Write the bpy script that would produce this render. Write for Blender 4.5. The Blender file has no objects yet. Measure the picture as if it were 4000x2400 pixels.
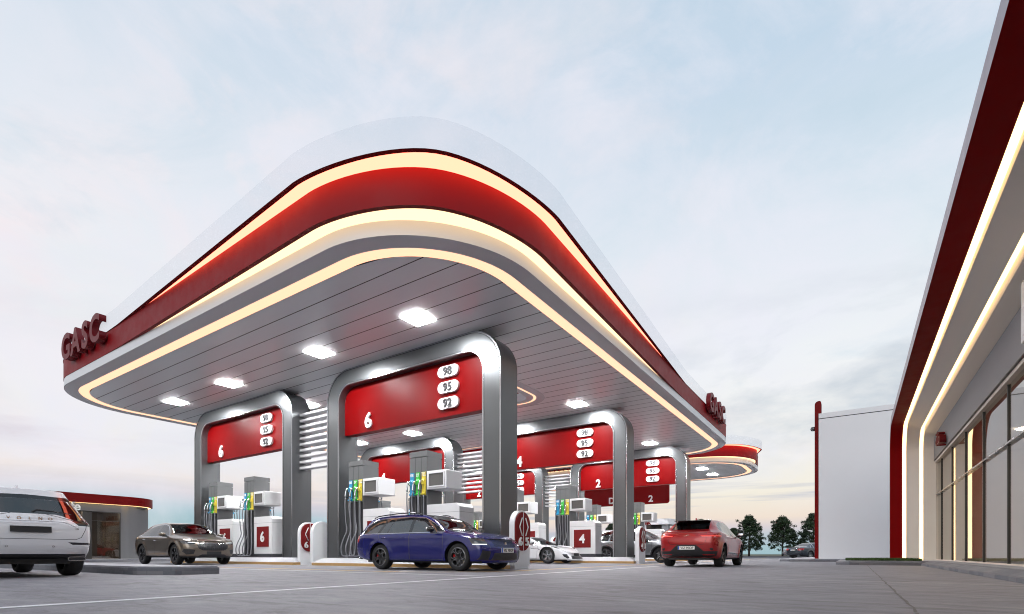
import bpy, bmesh, math, random
import numpy as np
from mathutils import Vector, Matrix
PI = math.pi
R = math.radians
random.seed(7)
sc = bpy.context.scene
C = sc.collection

# ------------------------------------------------------------------ materials
MATS = {}
def nodes_of(name):
    m = bpy.data.materials.new(name); m.use_nodes = True
    nt = m.node_tree; nt.nodes.clear()
    out = nt.nodes.new('ShaderNodeOutputMaterial')
    MATS[name] = m
    return m, nt, out
def mixcol(nt, fac, a, b, mode='MIX'):
    n = nt.nodes.new('ShaderNodeMix'); n.data_type = 'RGBA'; n.blend_type = mode
    for sock, v in ((n.inputs[0], fac), (n.inputs[6], a), (n.inputs[7], b)):
        if hasattr(v, 'is_output'): nt.links.new(v, sock)
        elif isinstance(v, (int, float)): sock.default_value = v
        else: sock.default_value = (*v, 1)
    return n.outputs[2]
def noise(nt, scale, detail=4, rough=.55, vec=None, dist=0):
    n = nt.nodes.new('ShaderNodeTexNoise'); n.inputs['Scale'].default_value = scale
    n.inputs['Detail'].default_value = detail; n.inputs['Roughness'].default_value = rough
    n.inputs['Distortion'].default_value = dist
    if vec is None:
        tc = nt.nodes.new('ShaderNodeTexCoord'); vec = tc.outputs['Object']
    nt.links.new(vec, n.inputs['Vector'])
    return n.outputs['Fac']
def ramp(nt, fac, stops):
    n = nt.nodes.new('ShaderNodeValToRGB'); cr = n.color_ramp
    while len(cr.elements) < len(stops): cr.elements.new(.5)
    for e, (p, c) in zip(cr.elements, stops):
        e.position = p; e.color = (*c, 1) if len(c) == 3 else c
    nt.links.new(fac, n.inputs[0]); return n.outputs[0]
def maprange(nt, v, a, b, c, d):
    n = nt.nodes.new('ShaderNodeMapRange')
    n.inputs[1].default_value = a; n.inputs[2].default_value = b
    n.inputs[3].default_value = c; n.inputs[4].default_value = d
    nt.links.new(v, n.inputs[0]); return n.outputs[0]
def pbr(name, col, rough=.5, metal=0., coat=0., var=.06, rvar=.06, scale=3., bump=0., bscale=60., spec=.5, stretch=None, coatr=.04):
    m, nt, out = nodes_of(name)
    b = nt.nodes.new('ShaderNodeBsdfPrincipled')
    vec = None
    if stretch:
        tc = nt.nodes.new('ShaderNodeTexCoord'); mp = nt.nodes.new('ShaderNodeMapping')
        mp.inputs['Scale'].default_value = stretch
        nt.links.new(tc.outputs['Object'], mp.inputs[0]); vec = mp.outputs[0]
    f = noise(nt, scale, 5, .6, vec)
    dark = tuple(c*(1-var) for c in col); light = tuple(min(1, c*(1+var)) for c in col)
    nt.links.new(mixcol(nt, f, dark, light), b.inputs['Base Color'])
    nt.links.new(maprange(nt, f, .3, .7, max(.02, rough-rvar), min(1, rough+rvar)), b.inputs['Roughness'])
    b.inputs['Metallic'].default_value = metal
    b.inputs['Coat Weight'].default_value = coat
    b.inputs['Coat Roughness'].default_value = coatr
    b.inputs['Specular IOR Level'].default_value = spec
    if bump:
        bp = nt.nodes.new('ShaderNodeBump'); bp.inputs['Strength'].default_value = bump
        bp.inputs['Distance'].default_value = .01
        nt.links.new(noise(nt, bscale, 3, .6), bp.inputs['Height'])
        nt.links.new(bp.outputs[0], b.inputs['Normal'])
    nt.links.new(b.outputs[0], out.inputs[0])
    return m
def emit(name, col, strength):
    m, nt, out = nodes_of(name)
    e = nt.nodes.new('ShaderNodeEmission')
    e.inputs[1].default_value = strength
    f = noise(nt, 2., 2)
    nt.links.new(mixcol(nt, f, tuple(c*.985 for c in col), col), e.inputs[0])
    nt.links.new(e.outputs[0], out.inputs[0]); return m
def glass(name, tint, ior=1.5, rough=.01, boost=0.):
    m, nt, out = nodes_of(name)
    tr = nt.nodes.new('ShaderNodeBsdfTransparent')
    f = noise(nt, 1.5, 2)
    nt.links.new(mixcol(nt, f, tuple(c*.97 for c in tint), tint), tr.inputs[0])
    gl = nt.nodes.new('ShaderNodeBsdfGlossy'); gl.inputs['Roughness'].default_value = rough
    fr = nt.nodes.new('ShaderNodeFresnel'); fr.inputs[0].default_value = ior
    fac = fr.outputs[0]
    if boost:
        mr = maprange(nt, fac, 0, 1, boost, 1); fac = mr
    mx = nt.nodes.new('ShaderNodeMixShader')
    nt.links.new(fac, mx.inputs[0]); nt.links.new(tr.outputs[0], mx.inputs[1]); nt.links.new(gl.outputs[0], mx.inputs[2])
    nt.links.new(mx.outputs[0], out.inputs[0]); return m

pbr('red_panel', (.15, .0009, .0015), .40, var=.05, spec=.09)
pbr('red_fascia', (.235, .0022, .006), .5, var=.05, spec=.20)
pbr('red_letter', (.16, .006, .010), .45, spec=.25)
pbr('maroon', (.17, .008, .009), .6, spec=.2, var=.06)
pbr('white_panel', (.78, .79, .81), .38, var=.02, scale=.8)
pbr('white_upper', (.86, .90, .95), .6, metal=.0, var=.015, rvar=.03, scale=.5)
pbr('arch_red', (.22, .0025, .0035), .6, spec=.05, var=.05)
pbr('lamp_burgundy', (.07, .006, .006), .3, coat=.25)
pbr('white_plastic', (.76, .76, .77), .42, var=.03, scale=2.)
pbr('white_wall', (.74, .74, .758), .55, var=.035, scale=.6, bump=.05)
pbr('soffit', (.88, .90, .90), .30, metal=.08, var=.015, rvar=.02, scale=.25, spec=.55)
pbr('soffit_edge', (.66, .66, .67), .45, metal=.1, var=.04, scale=.6)
pbr('steel', (.125, .131, .136), .34, metal=.72, var=.08, rvar=.05, scale=1.3, bump=.02, bscale=180)
pbr('steel_trim', (.42, .43, .45), .22, metal=.9)
pbr('groove', (.012, .012, .016), .4)
pbr('pump_grey', (.135, .139, .142), .42, metal=.2, var=.05, scale=1.5)
pbr('pump_dark', (.035, .035, .042), .45)
pbr('hose_grey', (.20, .205, .225), .38, var=.05)
pbr('chrome', (.62, .63, .66), .16, metal=1.)
pbr('holder_blue', (.02, .30, .55), .35)
pbr('holder_green', (.05, .52, .06), .35)
pbr('holder_yellow', (.78, .62, .06), .35)
pbr('label_white', (.8, .8, .8), .5)
pbr('digit_grey', (.06, .06, .064), .4, metal=.1)
pbr('interior_wood', (.22, .10, .05), .6)
pbr('screen', (.085, .082, .078), .18, coat=.5)
pbr('kerb_white', (.44, .44, .46), .75, var=.14, scale=5, bump=.4, bscale=40)
pbr('kerb_ochre', (.42, .25, .09), .8, var=.22, scale=9, bump=.4, bscale=50)
pbr('slat', (.80, .80, .82), .38, metal=.08)
pbr('slat_dark', (.05, .035, .032), .5)
pbr('cafe_wall', (.125, .125, .13), .7, var=.06, scale=.8, bump=.1)
pbr('plaster_grey', (.24, .245, .26), .7, var=.06, scale=.8, bump=.1)
pbr('reveal', (.74, .68, .60), .5, var=.03)
pbr('mullion', (.05, .048, .047), .35, metal=.6)
pbr('rail_metal', (.30, .30, .31), .28, metal=.9)
pbr('interior_wall', (.74, .66, .58), .8, var=.06)
pbr('interior_dark', (.05, .04, .035), .6)
pbr('interior_shelf', (.42, .34, .28), .6)
pbr('interior_floor', (.33, .27, .22), .35)
pbr('black_gloss', (.008, .008, .010), .12, coat=.6)
pbr('black_plastic', (.016, .016, .018), .5, var=.15)
pbr('rubber', (.010, .010, .011), .72, var=.2, bump=.2, bscale=120)
pbr('rim_dark', (.010, .010, .012), .35, metal=.3)
pbr('rim_edge', (.42, .43, .45), .22, metal=.95)
pbr('rim_grey', (.14, .145, .155), .28, metal=.85)
pbr('brake_disc', (.25, .25, .26), .35, metal=.9)
pbr('caliper_red', (.45, .01, .01), .35)
pbr('seat_dark', (.035, .035, .04), .7)
pbr('seat_light', (.33, .31, .30), .7)
pbr('plate_white', (.78, .78, .74), .45, var=.02)
pbr('plate_blue', (.02, .10, .45), .45)
pbr('plate_text', (.01, .01, .01), .5)
pbr('badge_gold', (.48, .27, .10), .3, metal=.9)
pbr('paint_blue', (.002, .004, .125), .22, metal=.1, coat=.6, var=.02, rvar=.008, scale=1.5)
pbr('paint_white', (.82, .82, .84), .32, coat=1., var=.02, rvar=.008, scale=1.5)
pbr('paint_taupe', (.15, .125, .10), .28, metal=.75, coat=1., var=.02, rvar=.008, scale=1.5)
pbr('paint_silver', (.33, .34, .36), .3, metal=.8, coat=1., var=.02, rvar=.008, scale=1.5)
pbr('paint_red', (.36, .009, .011), .28, metal=.3, coat=.7, var=.02, rvar=.008, scale=1.5)
pbr('paint_black', (.045, .055, .068), .25, metal=.6, coat=1., var=.02, rvar=.008, scale=1.5)
pbr('lamp_red', (.42, .006, .008), .12, coat=1.)
pbr('lamp_dark', (.018, .020, .026), .1, coat=1.)
pbr('bark', (.05, .038, .03), .9, var=.3, bump=.6, bscale=25)
pbr('leaf', (.014, .034, .012), .6, var=.55, scale=1.2)
pbr('leaf_light', (.030, .058, .018), .6, var=.4, scale=1.2)
pbr('grass_blade', (.035, .075, .012), .8, var=.4, scale=6)
pbr('soil', (.045, .04, .03), .95, var=.3)
emit('strip_lit', (1.0, .55, .35), 1.62)
emit('strip_lit_bright', (1.0, .68, .38), 2.0)
emit('strip_lit_warm', (1.0, .185, .115), 4.8)
emit('strip_store', (1.0, .66, .31), 3.6)
emit('lamp_lit', (.97, .985, 1.0), 205.)
emit('drl', (.95, .97, 1.0), 1.6)
emit('tail_lit', (1.0, .10, .08), 1.2)
emit('ceiling_glow', (1.0, .86, .66), 70.)
glass('car_glass', (.60, .65, .68), 1.5, .01, .16)
glass('car_glass_dark', (.20, .22, .25), 1.5, .01, .10)
glass('shop_glass', (.85, .85, .85), 1.6, .01, .38)
glass('cafe_glass', (.55, .48, .42), 1.6, .01, .12)
glass('lens', (.55, .6, .66), 1.5, .01, .05)

def frosted(name, tint, col, fac):
    m, nt, out = nodes_of(name)
    tr = nt.nodes.new('ShaderNodeBsdfTransparent'); tr.inputs[0].default_value = (*tint, 1)
    b = nt.nodes.new('ShaderNodeBsdfPrincipled'); b.inputs['Roughness'].default_value = .5; b.inputs['Specular IOR Level'].default_value = .2
    f = noise(nt, .6, 3)
    nt.links.new(mixcol(nt, f, tuple(c*.96 for c in col), col), b.inputs['Base Color'])
    mx = nt.nodes.new('ShaderNodeMixShader'); mx.inputs[0].default_value = fac
    nt.links.new(tr.outputs[0], mx.inputs[1]); nt.links.new(b.outputs[0], mx.inputs[2]); nt.links.new(mx.outputs[0], out.inputs[0])
frosted('frosted_screen', (.985, .99, 1.), (.80, .85, .92), .22)
def ground_mat():
    m, nt, out = nodes_of('concrete_ground')
    b = nt.nodes.new('ShaderNodeBsdfPrincipled')
    tc = nt.nodes.new('ShaderNodeTexCoord')
    mp = nt.nodes.new('ShaderNodeMapping'); mp.inputs['Rotation'].default_value = (0, 0, R(-33.6)); mp.inputs['Scale'].default_value = (1., 3.2, 1)
    nt.links.new(tc.outputs['Object'], mp.inputs[0])
    big = noise(nt, .16, 4, .55, tc.outputs['Object'])
    mid = noise(nt, 1.3, 6, .65, mp.outputs[0], .3)
    fine = noise(nt, 26, 5, .7, mp.outputs[0])
    strk = nt.nodes.new('ShaderNodeMapping'); strk.inputs['Rotation'].default_value = (0, 0, R(-33.6)); strk.inputs['Scale'].default_value = (.9, 2.2, 1); nt.links.new(tc.outputs['Object'], strk.inputs[0])
    sk = noise(nt, 1.5, 9, .72, strk.outputs[0], 1.4)
    stain = noise(nt, .75, 8, .68, mp.outputs[0], 1.6)
    c = mixcol(nt, big, (.12, .12, .145), (.262, .258, .275))
    c = mixcol(nt, ramp(nt, mid, [(.3, (.55,)*3), (.62, (.0,)*3)]), c, (.15, .147, .17))
    c = mixcol(nt, maprange(nt, fine, .35, .7, 0, .38), c, (.34, .33, .35))
    c = mixcol(nt, ramp(nt, sk, [(.34, (.6,)*3), (.52, (0, 0, 0))]), c, (.12, .118, .14))
    c = mixcol(nt, ramp(nt, sk, [(.55, (0, 0, 0)), (.72, (.55,)*3)]), c, (.36, .35, .372))
    c = mixcol(nt, ramp(nt, stain, [(.52, (0, 0, 0)), (.64, (.75,)*3)]), c, (.10, .096, .10))
    nt.links.new(c, b.inputs['Base Color'])
    nt.links.new(maprange(nt, mid, .3, .7, .48, .72), b.inputs['Roughness'])
    bp = nt.nodes.new('ShaderNodeBump'); bp.inputs['Strength'].default_value = .35; bp.inputs['Distance'].default_value = .012
    nt.links.new(fine, bp.inputs['Height']); nt.links.new(bp.outputs[0], b.inputs['Normal'])
    nt.links.new(b.outputs[0], out.inputs[0])
ground_mat()
def worn_paint(name, col, wear):
    m, nt, out = nodes_of(name)
    b = nt.nodes.new('ShaderNodeBsdfPrincipled'); b.inputs['Roughness'].default_value = .65
    f = noise(nt, 7, 8, .75)
    c = mixcol(nt, ramp(nt, f, [(wear, (0, 0, 0)), (wear+.16, (.9,)*3)]), col, (.21, .208, .23))
    nt.links.new(c, b.inputs['Base Color']); nt.links.new(b.outputs[0], out.inputs[0])
worn_paint('yellow_paint', (.72, .42, .10), .56)
worn_paint('white_paint', (.74, .74, .76), .60)
worn_paint('crack_fill', (.10, .095, .09), .52)
def brick_mat():
    m, nt, out = nodes_of('kerb_stone')
    b = nt.nodes.new('ShaderNodeBsdfPrincipled'); b.inputs['Roughness'].default_value = .75
    tc = nt.nodes.new('ShaderNodeTexCoord')
    sx = nt.nodes.new('ShaderNodeSeparateXYZ'); nt.links.new(tc.outputs['Object'], sx.inputs[0])
    ad = nt.nodes.new('ShaderNodeMath'); ad.operation = 'ADD'
    nt.links.new(sx.outputs[0], ad.inputs[0]); nt.links.new(sx.outputs[1], ad.inputs[1])
    cx = nt.nodes.new('ShaderNodeCombineXYZ'); nt.links.new(ad.outputs[0], cx.inputs[0]); nt.links.new(sx.outputs[2], cx.inputs[1])
    br = nt.nodes.new('ShaderNodeTexBrick'); nt.links.new(cx.outputs[0], br.inputs[0])
    br.inputs['Scale'].default_value = 1.; br.inputs['Brick Width'].default_value = .46; br.inputs['Row Height'].default_value = .078
    br.inputs['Mortar Size'].default_value = .004; br.inputs['Bias'].default_value = -.2
    br.inputs['Color1'].default_value = (.10, .105, .125, 1); br.inputs['Color2'].default_value = (.20, .195, .20, 1)
    br.inputs['Mortar'].default_value = (.09, .09, .10, 1)
    c = mixcol(nt, noise(nt, 12, 6, .7), br.outputs[0], (.24, .24, .26), 'MIX')
    c = mixcol(nt, .45, br.outputs[0], c)
    nt.links.new(c, b.inputs['Base Color'])
    bp = nt.nodes.new('ShaderNodeBump'); bp.inputs['Strength'].default_value = .4; bp.inputs['Distance'].default_value = .02
    nt.links.new(noise(nt, 30, 4), bp.inputs['Height']); nt.links.new(bp.outputs[0], b.inputs['Normal'])
    nt.links.new(b.outputs[0], out.inputs[0])
brick_mat()
def dry_grass():
    m, nt, out = nodes_of('verge_grass')
    b = nt.nodes.new('ShaderNodeBsdfPrincipled'); b.inputs['Roughness'].default_value = .9
    c = mixcol(nt, noise(nt, .5, 8, .7), (.07, .075, .045), (.13, .125, .08))
    nt.links.new(c, b.inputs['Base Color']); nt.links.new(b.outputs[0], out.inputs[0])
dry_grass()

# ------------------------------------------------------------------ mesh helpers
def tag(o, label=None, cat=None, group=None, kind=None):
    if label: o['label'] = label
    if cat: o['category'] = cat
    if group: o['group'] = group
    if kind: o['kind'] = kind
    return o
def mesh(verts, faces, smooth=False, mats=None, fm=None):
    me = bpy.data.meshes.new('mesh'); me.from_pydata([tuple(v) for v in verts], [], [tuple(f) for f in faces])
    for k in (mats or []): me.materials.append(MATS[k])
    if fm is not None:
        for p, i in zip(me.polygons, fm): p.material_index = i
    if smooth:
        for p in me.polygons: p.use_smooth = True
    me.update(); return me
def obj(name, me, mat=None, parent=None, loc=None, rot=None):
    if mat and not len(me.materials): me.materials.append(MATS[mat])
    me.name = name
    o = bpy.data.objects.new(name, me); C.objects.link(o)
    if parent: o.parent = parent
    if loc: o.location = loc
    if rot: o.rotation_euler = rot
    return o
def empty(name, loc=(0, 0, 0), rz=0):
    o = bpy.data.objects.new(name, None); C.objects.link(o); o.empty_display_size = .2
    o.location = loc; o.rotation_euler = (0, 0, rz); return o
def bm_new(): return bmesh.new()
def bm_mesh(bm, smooth=False):
    me = bpy.data.meshes.new('mesh'); bm.normal_update(); bm.to_mesh(me); bm.free()
    if smooth:
        for p in me.polygons: p.use_smooth = True
    return me
def box(bm, x0, x1, y0, y1, z0, z1, bev=0.):
    vs = [bm.verts.new(p) for p in ((x0,y0,z0),(x1,y0,z0),(x1,y1,z0),(x0,y1,z0),(x0,y0,z1),(x1,y0,z1),(x1,y1,z1),(x0,y1,z1))]
    fs = [bm.faces.new([vs[i] for i in f]) for f in ((3,2,1,0),(4,5,6,7),(0,1,5,4),(1,2,6,5),(2,3,7,6),(3,0,4,7))]
    if bev:
        es = list({e for f in fs for e in f.edges})
        bmesh.ops.bevel(bm, geom=es, offset=bev, segments=2, affect='EDGES', profile=.6)
def mbox(x0, x1, y0, y1, z0, z1, bev=0.):
    bm = bm_new(); box(bm, x0, x1, y0, y1, z0, z1, bev); return bm_mesh(bm)
def prism(bm, poly, axis, a, b):
    """extrude a 2D polygon along axis between a and b"""
    def P(u, v, t): return (t, u, v) if axis == 'x' else ((u, t, v) if axis == 'y' else (u, v, t))
    A = [bm.verts.new(P(u, v, a)) for u, v in poly]; B = [bm.verts.new(P(u, v, b)) for u, v in poly]
    n = len(poly); fs = [bm.faces.new(A), bm.faces.new(B[::-1])]
    for i in range(n): fs.append(bm.faces.new((A[i], B[i], B[(i+1) % n], A[(i+1) % n])))
    bmesh.ops.recalc_face_normals(bm, faces=fs)
def mprism(poly, axis, a, b):
    bm = bm_new(); prism(bm, poly, axis, a, b); return bm_mesh(bm)
def tube(bm, pts, r, seg=8, cap=True):
    pts = [Vector(p) for p in pts]; n = len(pts)
    rr = r if hasattr(r, '__len__') else [r]*n
    up = Vector((0, 0, 1)); rings = []; prev = None
    for i, p in enumerate(pts):
        t = (pts[min(i+1, n-1)]-pts[max(i-1, 0)]).normalized()
        if prev is None:
            a = t.cross(up)
            if a.length < .1: a = t.cross(Vector((1, 0, 0)))
        else: a = prev - t*prev.dot(t)
        a.normalize(); prev = a; b = t.cross(a)
        rings.append([bm.verts.new(p+(a*math.cos(2*PI*k/seg)+b*math.sin(2*PI*k/seg))*rr[i]) for k in range(seg)])
    for i in range(n-1):
        for k in range(seg):
            bm.faces.new((rings[i][k], rings[i][(k+1) % seg], rings[i+1][(k+1) % seg], rings[i+1][k]))
    if cap: bm.faces.new(rings[0][::-1]); bm.faces.new(rings[-1])
def bez(ps, n=16):
    """Catmull-Rom through points"""
    P = [Vector(p) for p in ps]; P = [P[0]*2-P[1]]+P+[P[-1]*2-P[-2]]; out = []
    for i in range(1, len(P)-2):
        for k in range(n):
            t = k/n
            out.append(.5*((2*P[i])+(P[i+1]-P[i-1])*t+(2*P[i-1]-5*P[i]+4*P[i+1]-P[i+2])*t*t+(3*P[i]-P[i-1]-3*P[i+1]+P[i+2])*t**3))
    out.append(P[-2]); return out
def lathe(bm, prof, seg=32, axis='y'):
    rings = []
    for r, t in prof:
        ring = []
        for k in range(seg):
            a = 2*PI*k/seg; c, s = r*math.cos(a), r*math.sin(a)
            ring.append(bm.verts.new((c, t, s) if axis == 'y' else (c, s, t)))
        rings.append(ring)
    for i in range(len(rings)-1):
        for k in range(seg):
            bm.faces.new((rings[i][k], rings[i+1][k], rings[i+1][(k+1) % seg], rings[i][(k+1) % seg]))
    bmesh.ops.recalc_face_normals(bm, faces=bm.faces[:])
TXT = {}
def text_mesh(s, cap, depth, bold=.0, width=1., align='CENTER', mirror=False, face='-y', spacing=1.):
    """lettering of the given cap height, extruded depth, centred on the origin, facing -y or +x"""
    key = (s, cap, depth, bold, width, align, mirror, face, spacing)
    if key in TXT: return TXT[key].copy()
    cu = bpy.data.curves.new('lettering', 'FONT'); cu.body = s; cu.size = cap/.70
    cu.extrude = depth/2; cu.offset = bold*cap; cu.align_x = align; cu.resolution_u = 4; cu.space_character = spacing
    o = bpy.data.objects.new('lettering', cu); C.objects.link(o)
    bpy.context.view_layer.update()
    me = bpy.data.meshes.new_from_object(o.evaluated_get(bpy.context.evaluated_depsgraph_get()))
    bpy.data.objects.remove(o); bpy.data.curves.remove(cu)
    me.materials.clear()
    zc = sum(v.co.y for v in me.vertices)/max(1, len(me.vertices))
    ys = [v.co.y for v in me.vertices]; zc = (min(ys)+max(ys))/2
    M = Matrix.Diagonal((-width if mirror else width, 1, 1, 1)) @ Matrix.Translation((0, -zc, 0))
    M = Matrix.Rotation(PI/2, 4, 'X') @ M
    if face == '+x': M = Matrix.Rotation(PI/2, 4, 'Z') @ M
    if face == '-x': M = Matrix.Rotation(-PI/2, 4, 'Z') @ M
    me.transform(M)
    if mirror: me.flip_normals()
    TXT[key] = me
    return me.copy()
def copy_tree(o, parent=None):
    c = o.copy(); C.objects.link(c); c.parent = parent
    for ch in [x for x in o.children]: copy_tree(ch, c)
    return c
def children_named(o, name): return [c for c in o.children if c.name.split('.')[0] == name]

# ------------------------------------------------------------------ world, sun, camera
def build_world():
    w = bpy.data.worlds.new('World'); sc.world = w; w.use_nodes = True
    nt = w.node_tree; nt.nodes.clear()
    out = nt.nodes.new('ShaderNodeOutputWorld')
    tc = nt.nodes.new('ShaderNodeTexCoord'); d = tc.outputs['Generated']
    sx = nt.nodes.new('ShaderNodeSeparateXYZ'); nt.links.new(d, sx.inputs[0])
    def math_(op, a, b=None):
        n = nt.nodes.new('ShaderNodeMath'); n.operation = op
        for i, v in enumerate((a, b)):
            if v is None: continue
            if hasattr(v, 'is_output'): nt.links.new(v, n.inputs[i])
            else: n.inputs[i].default_value = v
        return n.outputs[0]
    z = sx.outputs[2]
    r2 = math_('SQRT', math_('ADD', math_('MULTIPLY', sx.outputs[0], sx.outputs[0]), math_('MULTIPLY', sx.outputs[1], sx.outputs[1])))
    t = math_('DIVIDE', z, math_('MAXIMUM', r2, .02))            # tangent of the elevation
    tt = maprange(nt, t, -.1, 1.5, 0, 1)
    def s(v): return (v+.1)/1.6
    # lookup shifted by a soft wobble so the bands undulate
    mpw = nt.nodes.new('ShaderNodeMapping'); mpw.inputs['Scale'].default_value = (1, 1, 2.5); nt.links.new(d, mpw.inputs[0])
    wob = noise(nt, 2.2, 3, .5, mpw.outputs[0])
    lft = maprange(nt, sx.outputs[0], -.95, -.55, 1, 0)
    tt0 = math_('SUBTRACT', tt, math_('MULTIPLY', lft, .040))
    tw = math_('ADD', tt0, math_('MULTIPLY', math_('SUBTRACT', wob, .5), .022))
    grad = ramp(nt, tw, [(0, (.20, .24, .28)), (s(-.004), (.33, .52, .58)), (s(.022), (.40, .56, .64)), (s(.042), (.66, .60, .66)),
                         (s(.062), (.86, .72, .62)), (s(.11), (.90, .83, .70)), (s(.20), (.95, .92, .86)), (s(.34), (.89, .91, .92)),
                         (s(.55), (.74, .82, .89)), (s(.85), (.55, .69, .825)), (1, (.47, .62, .76))])
    # warm, lilac haze towards the left (-x)
    az = maprange(nt, sx.outputs[0], -.95, .1, 1, 0)
    hi = ramp(nt, tt, [(s(.06), (0, 0, 0)), (s(.16), (1, 1, 1))])
    grad = mixcol(nt, math_('MULTIPLY', math_('MULTIPLY', az, .45), hi), grad, (.90, .89, .94))
    mp5 = nt.nodes.new('ShaderNodeMapping'); mp5.inputs['Scale'].default_value = (1, 1, 1.8); mp5.inputs['Location'].default_value = (2.1, .4, .3); nt.links.new(d, mp5.inputs[0])
    pk = noise(nt, 4.2, 8, .6, mp5.outputs[0], .5)
    grad = mixcol(nt, math_('MULTIPLY', math_('MULTIPLY', ramp(nt, pk, [(.48, (0, 0, 0)), (.66, (.95,)*3)]), az), hi), grad, (.95, .86, .89))
    mp6 = nt.nodes.new('ShaderNodeMapping'); mp6.inputs['Scale'].default_value = (1, 1, 5); mp6.inputs['Location'].default_value = (.2, 1.4, .1); nt.links.new(d, mp6.inputs[0])
    pv = noise(nt, 2.6, 6, .55, mp6.outputs[0], .3)
    b6 = ramp(nt, tt, [(s(.11), (0, 0, 0)), (s(.17), (1, 1, 1)), (s(.24), (1, 1, 1)), (s(.32), (0, 0, 0))])
    grad = mixcol(nt, math_('MULTIPLY', math_('MULTIPLY', ramp(nt, pv, [(.52, (0, 0, 0)), (.66, (.7,)*3)]), az), b6), grad, (.70, .60, .66))
    # high thin streaks
    mp1 = nt.nodes.new('ShaderNodeMapping'); mp1.inputs['Rotation'].default_value = (.5, .3, .6); mp1.inputs['Scale'].default_value = (1.0, 3.4, 3.0); nt.links.new(d, mp1.inputs[0])
    st = noise(nt, 1.7, 7, .58, mp1.outputs[0], .4)
    grad = mixcol(nt, ramp(nt, st, [(.46, (0, 0, 0)), (.72, (.55,)*3)]), grad, (.84, .84, .90))
    mp7 = nt.nodes.new('ShaderNodeMapping'); mp7.inputs['Rotation'].default_value = (.2, .5, .1); mp7.inputs['Scale'].default_value = (1.4, 1.4, 2.2); mp7.inputs['Location'].default_value = (.7, 2.4, .9); nt.links.new(d, mp7.inputs[0])
    lv = noise(nt, 2.3, 9, .62, mp7.outputs[0], .6)
    grad = mixcol(nt, math_('MULTIPLY', ramp(nt, lv, [(.44, (0, 0, 0)), (.64, (.7,)*3)]), hi), grad, (.86, .86, .94))
    grad = mixcol(nt, math_('MULTIPLY', ramp(nt, lv, [(.30, (.45,)*3), (.44, (0, 0, 0))]), hi), grad, (.56, .70, .80))
    # grey cumulus patches low on the right
    mp2 = nt.nodes.new('ShaderNodeMapping'); mp2.inputs['Scale'].default_value = (1, 1, 2.6); mp2.inputs['Location'].default_value = (.35, .1, .0); nt.links.new(d, mp2.inputs[0])
    cl = noise(nt, 3.1, 8, .56, mp2.outputs[0], .2)
    band = ramp(nt, tt, [(s(.12), (0, 0, 0)), (s(.20), (1, 1, 1)), (s(.34), (1, 1, 1)), (s(.5), (0, 0, 0))])
    rgt = maprange(nt, sx.outputs[0], -.62, -.05, .25, 1)
    m2 = math_('MULTIPLY', math_('MULTIPLY', ramp(nt, cl, [(.44, (0, 0, 0)), (.62, (1, 1, 1))]), band), rgt)
    grad = mixcol(nt, math_('MULTIPLY', m2, .8), grad, (.52, .58, .65))
    # long flat cloud bars near the horizon
    mp3 = nt.nodes.new('ShaderNodeMapping'); mp3.inputs['Scale'].default_value = (1.6, 1.6, 34); mp3.inputs['Location'].default_value = (.2, 0, .45); nt.links.new(d, mp3.inputs[0])
    fl = noise(nt, 1.5, 5, .5, mp3.outputs[0])
    band3 = ramp(nt, tt, [(s(.012), (0, 0, 0)), (s(.03), (1, 1, 1)), (s(.10), (1, 1, 1)), (s(.16), (0, 0, 0))])
    m3 = math_('MULTIPLY', math_('MULTIPLY', ramp(nt, fl, [(.50, (0, 0, 0)), (.60, (1, 1, 1))]), band3), math_('SUBTRACT', 1., math_('MULTIPLY', lft, .85)))
    grad = mixcol(nt, math_('MULTIPLY', m3, .7), grad, (.50, .52, .62))
    bg = nt.nodes.new('ShaderNodeBackground'); nt.links.new(grad, bg.inputs[0]); bg.inputs[1].default_value = .96
    sky = nt.nodes.new('ShaderNodeTexSky'); sky.sky_type = 'NISHITA'; sky.sun_disc = False
    sky.sun_elevation = R(14); sky.sun_rotation = R(200); sky.altitude = 100
    bg2 = nt.nodes.new('ShaderNodeBackground'); nt.links.new(sky.outputs[0], bg2.inputs[0]); bg2.inputs[1].default_value = .01
    ad = nt.nodes.new('ShaderNodeAddShader'); nt.links.new(bg.outputs[0], ad.inputs[0]); nt.links.new(bg2.outputs[0], ad.inputs[1])
    nt.links.new(ad.outputs[0], out.inputs[0])
build_world()
sl = bpy.data.lights.new('sun', 'SUN'); sl.energy = .75; sl.angle = R(38); sl.color = (1, .985, .96)
so = bpy.data.objects.new('sun', sl); C.objects.link(so)
so.rotation_euler = Vector((-.35, -.94, -.0)).normalized().to_track_quat('Z', 'Y').to_euler()
sd = Vector((.18, -.93, .32)).normalized(); so.rotation_euler = sd.to_track_quat('Z', 'Y').to_euler()
cam = bpy.data.cameras.new('camera'); co = bpy.data.objects.new('camera', cam); C.objects.link(co); sc.camera = co
cam.sensor_width = 36; cam.lens = 36*2014/4000; cam.shift_y = (2165-1200)/4000; cam.clip_end = 2500; cam.clip_start = .05
co.location = (0, 0, .41); co.rotation_euler = (PI/2, 0, R(33.64))
sc.view_settings.view_transform = 'Standard'; sc.view_settings.look = 'None'; sc.view_settings.exposure = 0; sc.view_settings.gamma = 1
sc.render.engine = 'CYCLES'
sc.cycles.use_denoising = True; sc.cycles.max_bounces = 8; sc.cycles.transparent_max_bounces = 16
sc.cycles.caustics_reflective = False; sc.cycles.caustics_refractive = False; sc.cycles.sample_clamp_indirect = 6; sc.cycles.filter_width = 1.05
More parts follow.
